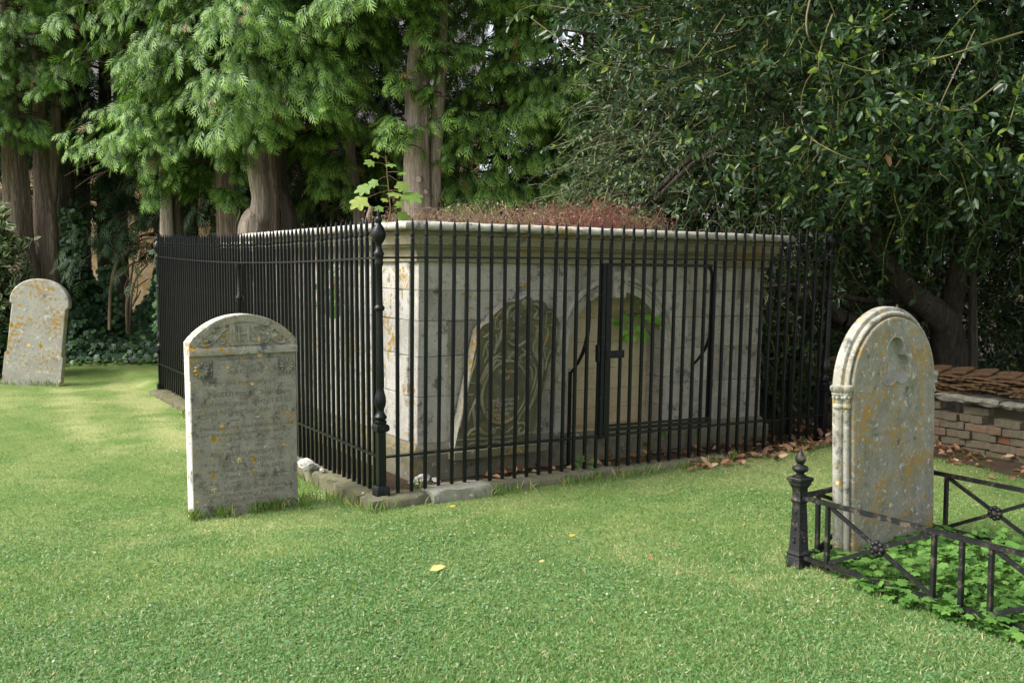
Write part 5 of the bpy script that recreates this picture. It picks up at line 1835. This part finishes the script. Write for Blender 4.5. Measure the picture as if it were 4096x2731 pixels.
bs = empty("bare_shrub", at(511, 1330, 17.0))
tag(bs, "nearly leafless shrub of forking tan stems rising from the ivy beside the side railing", "shrub")
m = MB()
for lst in ([(511, 1330, 15), (508, 1215, 12), (522, 1130, 9), (535, 1030, 5)], [(517, 1330, 12), (526, 1190, 10), (545, 1115, 8), (592, 1055, 4)], [(528, 1225, 7), (555, 1180, 6), (562, 1162, 3)], [(540, 1150, 6), (570, 1130, 5), (598, 1112, 3)],
            [(590, 978, 16), (530, 1000, 18), (482, 1028, 17), (465, 1060, 16), (450, 1110, 14), (440, 1200, 13), (438, 1320, 13)], [(470, 1050, 10), (500, 1020, 12), (520, 985, 9)], [(450, 1115, 8), (490, 1095, 9), (520, 1060, 8), (560, 1045, 6), (625, 1040, 4)], [(468, 1030, 10), (455, 1000, 8), (450, 985, 6)], [(522, 1130, 6), (505, 1090, 5), (515, 1050, 3)], [(508, 1200, 6), (500, 1150, 5), (515, 1110, 4)], [(535, 1210, 6), (550, 1160, 4), (545, 1080, 3)]):
    W_ = [at(a, b, 17.0 + 0.15 * math.sin(a)) - bs.location for a, b, _ in lst]
    cc = catmull([tuple(p_) + (w__ * 17.0 / FPX / 2,) for p_, (_, _, w__) in zip(W_, lst)], 5)
    m.tube([c_[:3] for c_ in cc], [c_[3] for c_ in cc], 6)
t = NT("tan twig")
M["tan"] = t.done(t.mix(t.noise(30, 4), (0.16, 0.12, 0.08), (0.30, 0.24, 0.17)), 0.9, 0.1)
m.build("stems", M["tan"], bs, 60)

# variegated shrub on the left edge
g = np.random.default_rng(52)
vs_ = empty("variegated_shrub", (-7.3, 15.1, -0.02))
tag(vs_, "shrub with cream-edged variegated leaves at the left edge, behind the lichened headstone", "shrub")
n = 380
P0 = np.stack([g.uniform(-7.9, -7.15, n), g.uniform(14.7, 15.5, n), g.uniform(0.0, 2.3, n)], -1) - np.array(vs_.location)
P0[:, 0] -= 0.25 * np.abs(P0[:, 2] - 1.0)
T = twigs(g, P0, g.normal(0, 0.6, (n, 3)) + np.array([0.25, -0.5, 0.3]), g.uniform(0.2, 0.45, n), 6, 0.1)
k = 12
VARV = np.array([[0, 0, 0], [0.36, 0.14, 0.05], [0.76, 0.10, 0.02], [1, 0, -0.05], [0.76, -0.10, 0.02], [0.36, -0.14, 0.05], [0.34, 0.26, 0.07], [0.78, 0.19, 0.03], [0.78, -0.19, 0.03], [0.34, -0.26, 0.07]])
VARF = np.array([[0, 3, 2, 1], [0, 5, 4, 3], [0, 1, 2, 6], [6, 2, 3, 7], [0, 9, 4, 5], [9, 8, 3, 4]])
s_ = g.uniform(0.2, 0.99, (n, k))
i_ = np.floor(s_ * 5).astype(int)
r_ = np.arange(n)[:, None]
P = (T[r_, i_] + (T[r_, i_ + 1] - T[r_, i_]) * (s_ * 5 - i_)[..., None]).reshape(-1, 3)
mm = len(P)
lowd = (P[:, 2] < 0.9)
col = lerp3((0.03, 0.075, 0.03), (0.08, 0.15, 0.06), g.random(mm))
tip = np.where((lowd & (g.random(mm) < 0.75))[:, None], col * 1.2, lerp3((0.35, 0.40, 0.20), (0.55, 0.56, 0.36), g.random(mm)))
link("leaves", np_mesh("leaves", *scatter_arrays(VARV, VARF, P, g.normal(0, 0.7, (mm, 3)) + np.array([0.1, -0.5, 0.1]), np.array([0, -0.3, 1.0]) + g.normal(0, 0.4, (mm, 3)), g.uniform(0.11, 0.175, mm), col, [0, 0, 1, 1, 1, 1], tip)), M["ivy"], vs_)
link("stems", np_mesh("stems", *tubes(T, np.full((n, 6), 0.004), np.tile([[0.12, 0.10, 0.05]], (n, 1)))), M["twig"], vs_)

# ------------------------------------------------------------------ plants on and in the tomb
g = np.random.default_rng(60)
TZ = WT + 0.30


def on_tomb(u_, v_):
    """a point on the tomb's roof"""
    return C0 + U * u_ + V * v_ + Vector((0, 0, TZ - 0.016 * u_))


pl, lv = [], []
n = 1600
u_ = np.concatenate([g.normal(g.choice([0.8, 1.15, 1.5, 1.75, 2.1, 2.9], 900), 0.12), g.normal(2.35, 0.28, 700)])
v_ = g.uniform(0.45, 1.9, n)
P0 = np.array([tuple(on_tomb(a, b)) for a, b in zip(u_, v_)])
hh = g.uniform(0.07, 0.17, n) * (1 + 0.5 * np.exp(-((u_ - 2.35) / 0.4) ** 2)) * np.interp(u_, [0.6, 1.1, 3.0], [0.6, 1, 0.9])
T = twigs(g, P0, g.normal(0, 0.55, (n, 3)) + np.array([0, 0, 1.0]), hh * 1.5, 6, 0.12, 0.14)
red = np.exp(-((u_ - 2.35) / 0.5) ** 2)
straw = (g.random(n) < 0.30 * (1 - red))
cc = lerp3((0.20, 0.13, 0.10), (0.26, 0.075, 0.07), np.clip(red + g.normal(0, 0.2, n), 0, 1))
cc[straw] = (0.42, 0.34, 0.20)
pl.append(tubes(T, np.full((n, 6), 0.0014) * g.uniform(0.8, 1.5, (n, 1)), cc, 3))
nl = 4600
ii = g.integers(0, n, nl)
P = T[ii, g.integers(2, 6, nl)]
cl = lerp3((0.18, 0.10, 0.075), (0.32, 0.13, 0.11), g.random(nl))
k_ = g.random(nl)
cl[k_ < 0.22] = (0.10, 0.17, 0.04)
cl[(k_ > 0.22) & (k_ < 0.40)] = (0.40, 0.30, 0.26)
pk = k_ > 0.975
cl[pk] = (0.62, 0.36, 0.45)
lv.append(scatter_arrays(LEAFV, LEAFF, P, g.normal(0, 1, (nl, 3)), g.normal(0, 0.5, (nl, 3)) + np.array([0, -.4, 1]), g.uniform(0.010, 0.026, nl), cl))
tag(link("wild_geranium", np_mesh("wild_geranium", *merge(pl + lv)), M["herb"]), "low mat of reddish-stemmed weeds growing along the tomb's roof", "weeds", None, "stuff")

# sycamore seedling rooted on the roof
sy = empty("sycamore_seedling", at(1556, 880, 8.05))
tag(sy, "young sycamore seedling with yellow-green lobed leaves on the tomb's left corner", "seedling")
m = MB()
W_ = [at(a, b, 8.05) - sy.location for a, b in ((1558, 885), (1562, 830), (1556, 770), (1549, 700), (1545, 640), (1544, 622))]
m.tube(W_, [0.007, 0.006, 0.0055, 0.005, 0.004, 0.003], 6)
leaf_l = [(1545, 660, 1500, 650, 62), (1546, 650, 1560, 655, 70), (1547, 690, 1598, 690, 60), (1550, 705, 1512, 720, 62), (1550, 700, 1590, 725, 76), (1556, 745, 1490, 745, 90), (1557, 760, 1470, 790, 100), (1558, 765, 1575, 770, 80), (1556, 760, 1612, 770, 105), (1560, 790, 1545, 795, 40), (1560, 790, 1585, 805, 45), (1560, 830, 1535, 830, 60), (1562, 835, 1590, 850, 70), (1560, 860, 1540, 880, 85), (1562, 855, 1600, 880, 80), (1546, 640, 1520, 625, 46)]
P, A, Nn, sc, cl = [], [], [], [], []
for a, b, c_, d_, s_ in leaf_l:
    p0, p1 = at(a, b, 8.05) - sy.location, at(c_, d_, 8.05 + rnd.uniform(-0.12, 0.06)) - sy.location
    dv = (p1 - p0)
    m.tube([p0, p0 + dv * 0.5 + Vector((0, 0, 0.006)), p1], [0.0022, 0.002, 0.0018], 5)
    dn = dv.normalized() + Vector((0, -0.35, -0.35))
    P.append(p1); A.append(dn); Nn.append((rnd.uniform(-0.3, 0.3), -0.75, 0.8)); sc.append(s_ * 8.05 / FPX * 0.78 * rnd.uniform(0.8, 1.2))
    cl.append(lerp3((0.12, 0.23, 0.05), (0.26, 0.32, 0.07), [rnd.random()])[0])
t = NT("red petiole")
M["petiole"] = t.done((0.16, 0.10, 0.05), 0.6, 0.3)
m.build("stem", M["petiole"], sy, 60)
link("leaves", np_mesh("leaves", *scatter_arrays(MAPV, MAPF, np.array([tuple(x) for x in P]), np.array([tuple(x) for x in A]), np.array(Nn), np.array(sc), np.array(cl))), M["herb"], sy)
# cut stump beside it
q_ = at(1472, 880, 8.6)
sb = empty("cut_stub", q_)
tag(sb, "sawn-off woody stub sticking up left of the sycamore seedling", "stub")
m = MB()
W_ = [at(a, b, 8.6) - q_ for a, b in ((1470, 890), (1478, 855), (1486, 825))]
m.tube(W_, [0.026, 0.022, 0.021], 10)
m.build("stub_wood", M["bark_red"], sb, 50)
# holly sapling on the roof
q_ = at(2512, 890, 9.3)
hsap = empty("holly_sapling", q_)
tag(hsap, "small dark-stemmed holly sapling growing out of the red weeds on the tomb's roof", "sapling")
m = MB()
m.tube([at(a, b, 9.3) - q_ for a, b in ((2512, 895), (2514, 830), (2510, 760), (2508, 700), (2506, 645))], [0.008, 0.007, 0.006, 0.004, 0.002], 6)
for a, b, c_, d_ in ((2512, 770, 2470, 735), (2510, 750, 2550, 720), (2512, 800, 2480, 790), (2512, 830, 2545, 800)): m.tube([at(a, b, 9.3) - q_, at(c_, d_, 9.25) - q_], [0.003, 0.002], 5)
m.build("stem", M[BD], hsap, 60)
n = 190
P = np.array([tuple(at(2510 + g.normal(0, 38), g.uniform(650, 885), 9.3 + g.normal(0, 0.07)) - q_) for _ in range(n)])
link("leaves", np_mesh("leaves", *scatter_arrays(LEAFV, LEAFF, P, g.normal(0, 1, (n, 3)), np.array([0, -.5, 1.0]) + g.normal(0, .4, (n, 3)), g.uniform(0.03, 0.05, n), lerp3((0.05, 0.09, 0.04), (0.16, 0.22, 0.09), g.random(n)))), M["holly"], hsap)

# green plant in the niche, ferny plant on the side, small weeds at the foot


def leaf_plant(name, label, cat, root, spots, size, c0, c1, nrm=(0, -0.8, 0.6)):
    o = empty(name, root)
    tag(o, label, cat)
    m = MB()
    P, A, Nn = [], [], []
    for p_ in spots:
        d = p_ - root
        m.tube([Vector((0, 0, 0)), d * 0.5 + Vector((0, 0, 0.02)), d], [0.0025, 0.002, 0.0015], 5)
        P.append(tuple(d)); A.append(tuple(d.normalized() + Vector((rnd.uniform(-.4, .4), -0.4, rnd.uniform(-.6, 0))))); Nn.append((nrm[0] + rnd.uniform(-.3, .3), nrm[1] + rnd.uniform(-.2, .2), nrm[2] + rnd.uniform(-.3, .3)))
    n = len(P)
    t_ = g.random(n)
    m.build("stems", M["tan"], o)
    link("leaves", np_mesh("leaves", *scatter_arrays(HERBV, HERBF, np.array(P), np.array(A), np.array(Nn), size * g.uniform(0.75, 1.25, n), lerp3(c0, c1, t_))), M["herb"], o)


sp = [at(1700 + a / 1.845 + rnd.uniform(-5, 5), 1100 + b / 1.845 + rnd.uniform(-5, 5), 8.66 + rnd.uniform(-0.10, 0.04)) for a, b in ((1565, 205), (1540, 260), (1590, 235), (1450, 320), (1440, 350), (1475, 400), (1530, 355), (1515, 390), (1580, 370), (1600, 415), (1630, 300), (1685, 300), (1650, 330), (1700, 345), (1500, 300), (1560, 310), (1470, 430), (1610, 440), (1480, 260), (1520, 440))]
leaf_plant("columbine", "bright green lobed-leaf plant sprouting from the top right of the tomb's niche", "plant", at(2540, 1255, 8.74), sp, 0.095, (0.15, 0.38, 0.05), (0.30, 0.58, 0.10))
fs_ = fr(0.36, 1.75, 1.42)
leaf_plant("fern", "green fern tuft on the tomb's left side, seen through the side railing", "fern", fs_, [fs_ + Vector((rnd.uniform(-0.12, 0.05), rnd.uniform(-0.25, 0.25), rnd.uniform(-0.25, 0.12))) for _ in range(36)], 0.08, (0.06, 0.16, 0.03), (0.14, 0.28, 0.05))
for lab, px_, py_, Y_, nn, sp_ in (("small weed with rounded leaves on the mossy kerb below the niche", 2335, 1880, 7.9, 16, 40), ("broad-leaved weed at the foot of the niche's right jamb", 2610, 1790, 8.55, 9, 45), ("little green weed among dead leaves by the railing's right end", 3225, 1815, 8.9, 12, 40)):
    rt = at(px_, py_, Y_)
    leaf_plant("weed", lab, "weed", rt, [at(px_ + rnd.uniform(-sp_, sp_), py_ - rnd.uniform(5, sp_ * 1.3), Y_ + rnd.uniform(-0.05, 0.05)) for _ in range(nn)], 0.05, (0.08, 0.18, 0.05), (0.18, 0.30, 0.10))

# rubble and stones
def rock(label, pos, r, mat="rubble", sq_=(1, 1, 0.7)):
    m = MB()
    m.ball((0, 0, 0), r, 7, *sq_)
    m.v = [(a + rnd.uniform(-.24, .24) * r, b + rnd.uniform(-.24, .24) * r, c_ + rnd.uniform(-.2, .2) * r) for a, b, c_ in m.v]
    o = m.build("stone", M[mat], None)
    o.location = pos
    o.rotation_euler = (rnd.uniform(-.4, .4), rnd.uniform(-.4, .4), rnd.uniform(0, 3))
    tag(o, label, "stone")


rock("rough white stone lying against the side railing right of the grey headstone", gnd(1226, 1858, 0.03), 0.062)
rock("smaller pale stone next to the rough white stone by the side railing", gnd(1262, 1868, 0.0), 0.035)
rock("tiny pale chip beside the side railing's kerb", gnd(1290, 1880, 0.0), 0.022)
rock("white rubble lump inside the railing, at the tomb's left plinth corner", gnd(1690, 1915, 0.03), 0.052)
rock("dark grey pebble lying in the lawn in front of the corner post", gnd(1430, 2165, -0.10), 0.022, "rub_slab")
rock("pale broken stone leaning at the left foot of the niche", gnd(2290, 1800, 0.06), 0.06, "rub_slab", (0.7, 0.7, 1.2))
rock("mossy grey boulder among the leaves left of the arched headstone", gnd(3335, 1765, 0.0), 0.075, "kerb")
for k_, (a, b, lab) in enumerate(((1650, 1925, "white flat shard left of the rubble lump inside the railing"), (1672, 1938, "white flat shard in front of the rubble lump inside the railing"), (1745, 1918, "white flat shard right of the rubble lump inside the railing"))):
    rock(lab, gnd(a, b, 0.0), 0.028, "rubble", (1.2, 0.8, 0.25))

# ------------------------------------------------------------------ grave plot herbs, fallen leaves
g = np.random.default_rng(70)
n = 3300
lx = 2.25 * g.random(n) ** 0.9
ly = g.uniform(0.02, 1.18, n)
ly[: n // 7] = g.uniform(-0.10, 0.06, n // 7)
lx[: n // 7] = 0.45 + 1.8 * g.random(n // 7)
c_, s_ = math.cos(GD), math.sin(GD)
P = np.stack([gr.location.x + c_ * lx - s_ * ly, gr.location.y + s_ * lx + c_ * ly, np.zeros(n)], -1)
hgt = (0.03 + 0.15 * g.random(n) ** 1.3 * np.interp(lx, [0, 0.25, 0.6, 2], [0.25, 0.5, 0.9, 1.0])) * np.where(ly < 0.06, 0.5, 1)
P[:, 2] = lawn_z(P[:, 0], P[:, 1]) + hgt
col = lerp3((0.04, 0.12, 0.022), (0.17, 0.33, 0.07), np.clip(g.random(n) * 0.85 - 0.1 + hgt * 2.2, 0, 1))
hb_ = scatter_arrays(HERBV, HERBF, P, np.stack([g.normal(0, 1, n), g.normal(0, 1, n), g.normal(-0.1, 0.25, n)], -1), np.stack([g.normal(0, .3, n), g.normal(-.15, .3, n), np.ones(n)], -1), g.uniform(0.035, 0.070, n), col)
Ts = twigs(g, P - np.c_[np.zeros((n, 2)), hgt], np.tile([[0.05, 0.05, 1.0]], (n, 1)) + g.normal(0, 0.1, (n, 3)), hgt, 3, 0.0, 0.02)
v1, f1, c1 = tubes(Ts, np.full((n, 3), 0.0012), np.tile([[0.09, 0.17, 0.04]], (n, 1)), 3)
f1t = np.concatenate([f1[:, [0, 1, 2]], f1[:, [0, 2, 3]]])
tag(link("ground_cover", np_mesh("ground_cover", *merge([hb_, (v1, f1t, np.concatenate([c1, c1]))])), M["herb"]), kind="stuff")

n = 620
uu = np.concatenate([g.uniform(2.6, 5.0, 280), g.uniform(0.9, 4.2, 130), g.uniform(3.0, 6.5, 210)])
vv = np.concatenate([g.normal(-0.20, 0.11, 280), g.uniform(0.08, 0.30, 130), np.zeros(210)])
P = np.array([tuple(fr(a, b)) for a, b in zip(uu, vv)])
k_ = 410
xx = g.uniform(-0.3, 2.4, 210)
P[k_:] = np.array([tuple(bpos(a, -abs(g.normal(0, 0.32)) - 0.03, 0)) for a in xx])
P[:, 2] = lawn_z(P[:, 0], P[:, 1]) + g.uniform(0.01, 0.035, n)
P[:k_ - 130, 2] += 0.01
col = lerp3((0.12, 0.055, 0.03), (0.36, 0.19, 0.10), g.random(n))
lt = g.random(n) < 0.12
col[lt] = (0.46, 0.32, 0.20)
CURL = LEAFV.copy()
CURL[:, 2] = np.array([0, 0.16, 0.14, 0.10, 0.14, 0.16])
tag(link("dead_leaves", np_mesh("dead_leaves", *scatter_arrays(CURL, LEAFF, P, g.normal(0, 1, (n, 3)) * [1, 1, .45], g.normal(0, .5, (n, 3)) + np.array([0, -.2, .9]), g.uniform(0.05, 0.095, n), col)), M["dry"]), kind="stuff")
for lab, a, b, s_, cl in (("large pale-yellow fallen leaf lying on the open lawn below the corner post", 1718, 2290, 0.10, (0.62, 0.50, 0.18)), ("small golden fallen leaf on the lawn below the pale jutting kerb stone", 1797, 2034, 0.05, (0.55, 0.38, 0.05)), ("small fallen leaf near the middle of the lawn, right of the large pale-yellow leaf", 2155, 2255, 0.04, (0.55, 0.42, 0.20)), ("thin yellow leaf on the lawn below the gate", 2275, 2152, 0.05, (0.5, 0.36, 0.06)), ("brown curled leaf on the lawn left of the grave railing's post", 2590, 2240, 0.045, (0.30, 0.16, 0.07))):
    p_ = gnd(a, b, -0.07)
    me = np_mesh("fallen_leaf", *scatter_arrays(LEAFV, LEAFF, np.zeros((1, 3)), np.array([[0.8, 0.5, 0.15]]), np.array([[0.1, -0.5, 1.0]]), [s_], np.array([cl])))
    o = link("fallen_leaf", me, M["dry"])
    o.location = p_ + Vector((0, 0, 0.012))
    tag(o, lab, "fallen leaf", "leaves lying on the lawn")

# ------------------------------------------------------------------ lawn grass
g = np.random.default_rng(80)
BLV = np.array([[0, -0.07, 0], [0.55, -0.055, 0.0], [1.0, 0, -0.12], [0.55, 0.055, 0.0], [0, 0.07, 0]])
BLADE = np.array([[0, -0.085, 0], [0.5, -0.07, 0.02], [1.0, 0.0, -0.15], [0.5, 0.07, 0.02]])
BLF = np.array([[0, 1, 2, 3]])


def lawn_pts(n, y0, y1):
    Y = 1 / g.uniform(1 / y1, 1 / y0, n)
    X = g.uniform(-0.56, 0.56, n) * Y
    k = soil_f(X, Y) < 0.5 + g.normal(0, 0.12, n)
    u_ = (X - C0.x) * U.x + (Y - C0.y) * U.y
    v_ = (X - C0.x) * V.x + (Y - C0.y) * V.y
    k &= ~((u_ > -0.1) & (v_ > -0.09) & (u_ < LEN_F + 0.05))
    X, Y = X[k], Y[k]
    return np.stack([X, Y, lawn_z(X, Y) - 0.004], -1)


def band(p2):
    """two pale passes of the mower near the side railing"""
    out = np.zeros(len(p2))
    for a_, b_, w_ in (((470, 1525), (760, 1790), 0.20), ((235, 1610), (400, 1800), 0.22), ((120, 1570), (520, 1545), 0.30)):
        A_, B_ = gnd(*a_, -0.1), gnd(*b_, -0.1)
        d = np.array([B_.x - A_.x, B_.y - A_.y]); L_ = np.linalg.norm(d); d /= L_
        q_ = p2 - np.array([A_.x, A_.y])
        t_ = q_ @ d
        s_ = q_ @ np.array([-d[1], d[0]]) + 0.12 * (vnoise(p2, 1.5, 12) - 0.5)
        out += 1.1 * np.exp(-(s_ / w_) ** 2) * sstep(t_, -0.5, 0.4) * (1 - sstep(t_, L_ - 0.4, L_ + 0.8)) * (0.6 + 0.8 * vnoise(p2, 5.0, 13))
    return out


def lawn_col(P, n):
    p2 = P[:, :2]
    a = vnoise(p2, 0.9, 5) * 0.5 + vnoise(p2, 3.1, 6) * 0.3 + vnoise(p2, 9.0, 7) * 0.2
    uu_ = (p2[:, 0] - C0.x) * U.x + (p2[:, 1] - C0.y) * U.y
    st = 0.5 + 0.5 * np.sin(uu_ * 2 * math.pi / 0.92 + 1.0 + 1.4 * vnoise(p2, 0.6, 8))      # mower stripes along the side railing
    left = sstep(-p2[:, 0], 0.6, 2.4) * sstep(p2[:, 1], 5.5, 8.0)
    straw = np.clip((a - 0.52) * 2.4 + left * (st - 0.5) * 0.5 + band(p2), 0, 1)
    cl = np.clip((vnoise(p2, 1.15, 9) * 0.6 + vnoise(p2, 4.3, 10) * 0.4 - 0.42) * 4.0, 0, 1) * (1 - left)
    return straw, cl


gme = bpy.data.objects["ground"].data
gv = np.zeros(len(gme.vertices) * 3, dtype=np.float32)
gme.vertices.foreach_get("co", gv)
gv = gv.reshape(-1, 3).astype(float)
near = (np.abs(gv[:, 0]) < 12) & (gv[:, 1] > 1) & (gv[:, 1] < 21)
sw = np.full(len(gv), 0.3)
sw[near] = lawn_col(gv[near], 0)[0]
gme.attributes.new("straw", "FLOAT", "POINT").data.foreach_set("value", sw.astype(np.float32))
P = lawn_pts(360000, 3.3, 18.5)
n = len(P)
straw, cl = lawn_col(P, n)
r_ = g.random(n)
col = lerp3((0.105, 0.215, 0.06), (0.215, 0.335, 0.115), g.random(n))
col = col * (1 - 0.55 * straw[:, None]) + np.array([0.36, 0.39, 0.17]) * 0.55 * straw[:, None]
k_ = r_ < 0.12 + 0.38 * straw
col[k_] = lerp3((0.36, 0.37, 0.165), (0.54, 0.50, 0.30), g.random(int(k_.sum())))
A = np.stack([g.normal(0, 0.75, n), g.normal(0, 0.75, n), g.uniform(0.25, 1.1, n)], -1)
Nn = g.normal(0, 0.5, (n, 3)) + np.array([0, -1.0, 0.6])
sc = g.uniform(0.016, 0.036, n) * np.interp(P[:, 1], [3.5, 6.5], [1.35, 1.0])
parts = [scatter_arrays(BLADE, BLF, P, A, Nn, sc, col)]
# longer tufts at the foot of stones, posts and kerb
tuft = []
for cx, cy, ax, ay, nn, rr in ((h1.location.x, h1.location.y, math.cos(A1), math.sin(A1), 900, 0.40), (h2.location.x, h2.location.y, 1, 0.07, 260, 0.45)):
    a = g.uniform(-1, 1, nn) * rr
    b = -np.abs(g.normal(0, 0.035, nn)) + 0.01
    tuft.append(np.stack([cx + ax * a - ay * b, cy + ay * a + ax * b, np.zeros(nn)], -1))
a = g.uniform(0.0, 5.0, 1500); b = 0.14 + np.abs(g.normal(0, 0.06, 1500))
tuft.append(np.array([tuple(fr(-y_, x_)) for x_, y_ in zip(a, b)]))
a = g.uniform(-0.2, 3.2, 700); b = -0.13 - np.abs(g.normal(0, 0.035, 700))
tuft.append(np.array([tuple(fr(x_, y_)) for x_, y_ in zip(a, b)]))
for px_, py_ in ((1500, 1985), (1800, 2005), (1215, 1900), (1230, 2020), (1240, 1990), (1690, 1990), (3170, 2285), (3300, 2290), (3480, 2330), (3600, 2380)):
    q_ = gnd(px_, py_, -0.08)
    tuft.append(np.stack([q_.x + g.normal(0, 0.035, 40), q_.y + g.normal(0, 0.035, 40), np.zeros(40)], -1))
T_ = np.concatenate(tuft)
T_ = T_[vnoise(T_[:, :2], 7.0, 21) + g.normal(0, 0.10, len(T_)) > 0.45]
T_[:, 2] = lawn_z(T_[:, 0], T_[:, 1]) - 0.005
nt = len(T_)
col = lerp3((0.07, 0.16, 0.025), (0.17, 0.27, 0.05), g.random(nt))
k_ = g.random(nt) < 0.2
col[k_] = (0.38, 0.34, 0.15)
parts.append(scatter_arrays(BLADE * [1, 0.55, 1], BLF, T_, np.stack([g.normal(0, 0.4, nt), g.normal(0, 0.4, nt), np.ones(nt)], -1), g.normal(0, 0.4, (nt, 3)) + np.array([0, -1, 0.4]), g.uniform(0.03, 0.12, nt), col))
tag(link("grass", np_mesh("grass", *merge(parts)), M["grass"]), kind="stuff")
# clover and self-heal in the turf
P = lawn_pts(190000, 3.3, 11.0)
straw, cl = lawn_col(P, len(P))
P = P[g.random(len(P)) < 0.13 + 0.66 * cl + 0.16 * (1 - sstep(P[:, 1], 4.2, 6.0))]
n = len(P)
P[:, 2] += g.uniform(0.006, 0.022, n)
col = lerp3((0.10, 0.225, 0.08), (0.20, 0.345, 0.145), g.random(n))
k_ = g.random(n) < 0.06
col[k_] = (0.42, 0.46, 0.33)
CLV = np.array([[0, 0, 0], [0.5, 0.36, 0.06], [1, 0, 0.0], [0.5, -0.36, 0.06]])
tag(link("clover", np_mesh("clover", *scatter_arrays(CLV, BLF, P, np.stack([g.normal(0, 1, n), g.normal(0, 1, n), g.normal(0.05, 0.25, n)], -1), np.stack([g.normal(0, .3, n), g.normal(-.1, .3, n), np.ones(n)], -1), g.uniform(0.009, 0.022, n), col)), M["grass"]), kind="stuff")
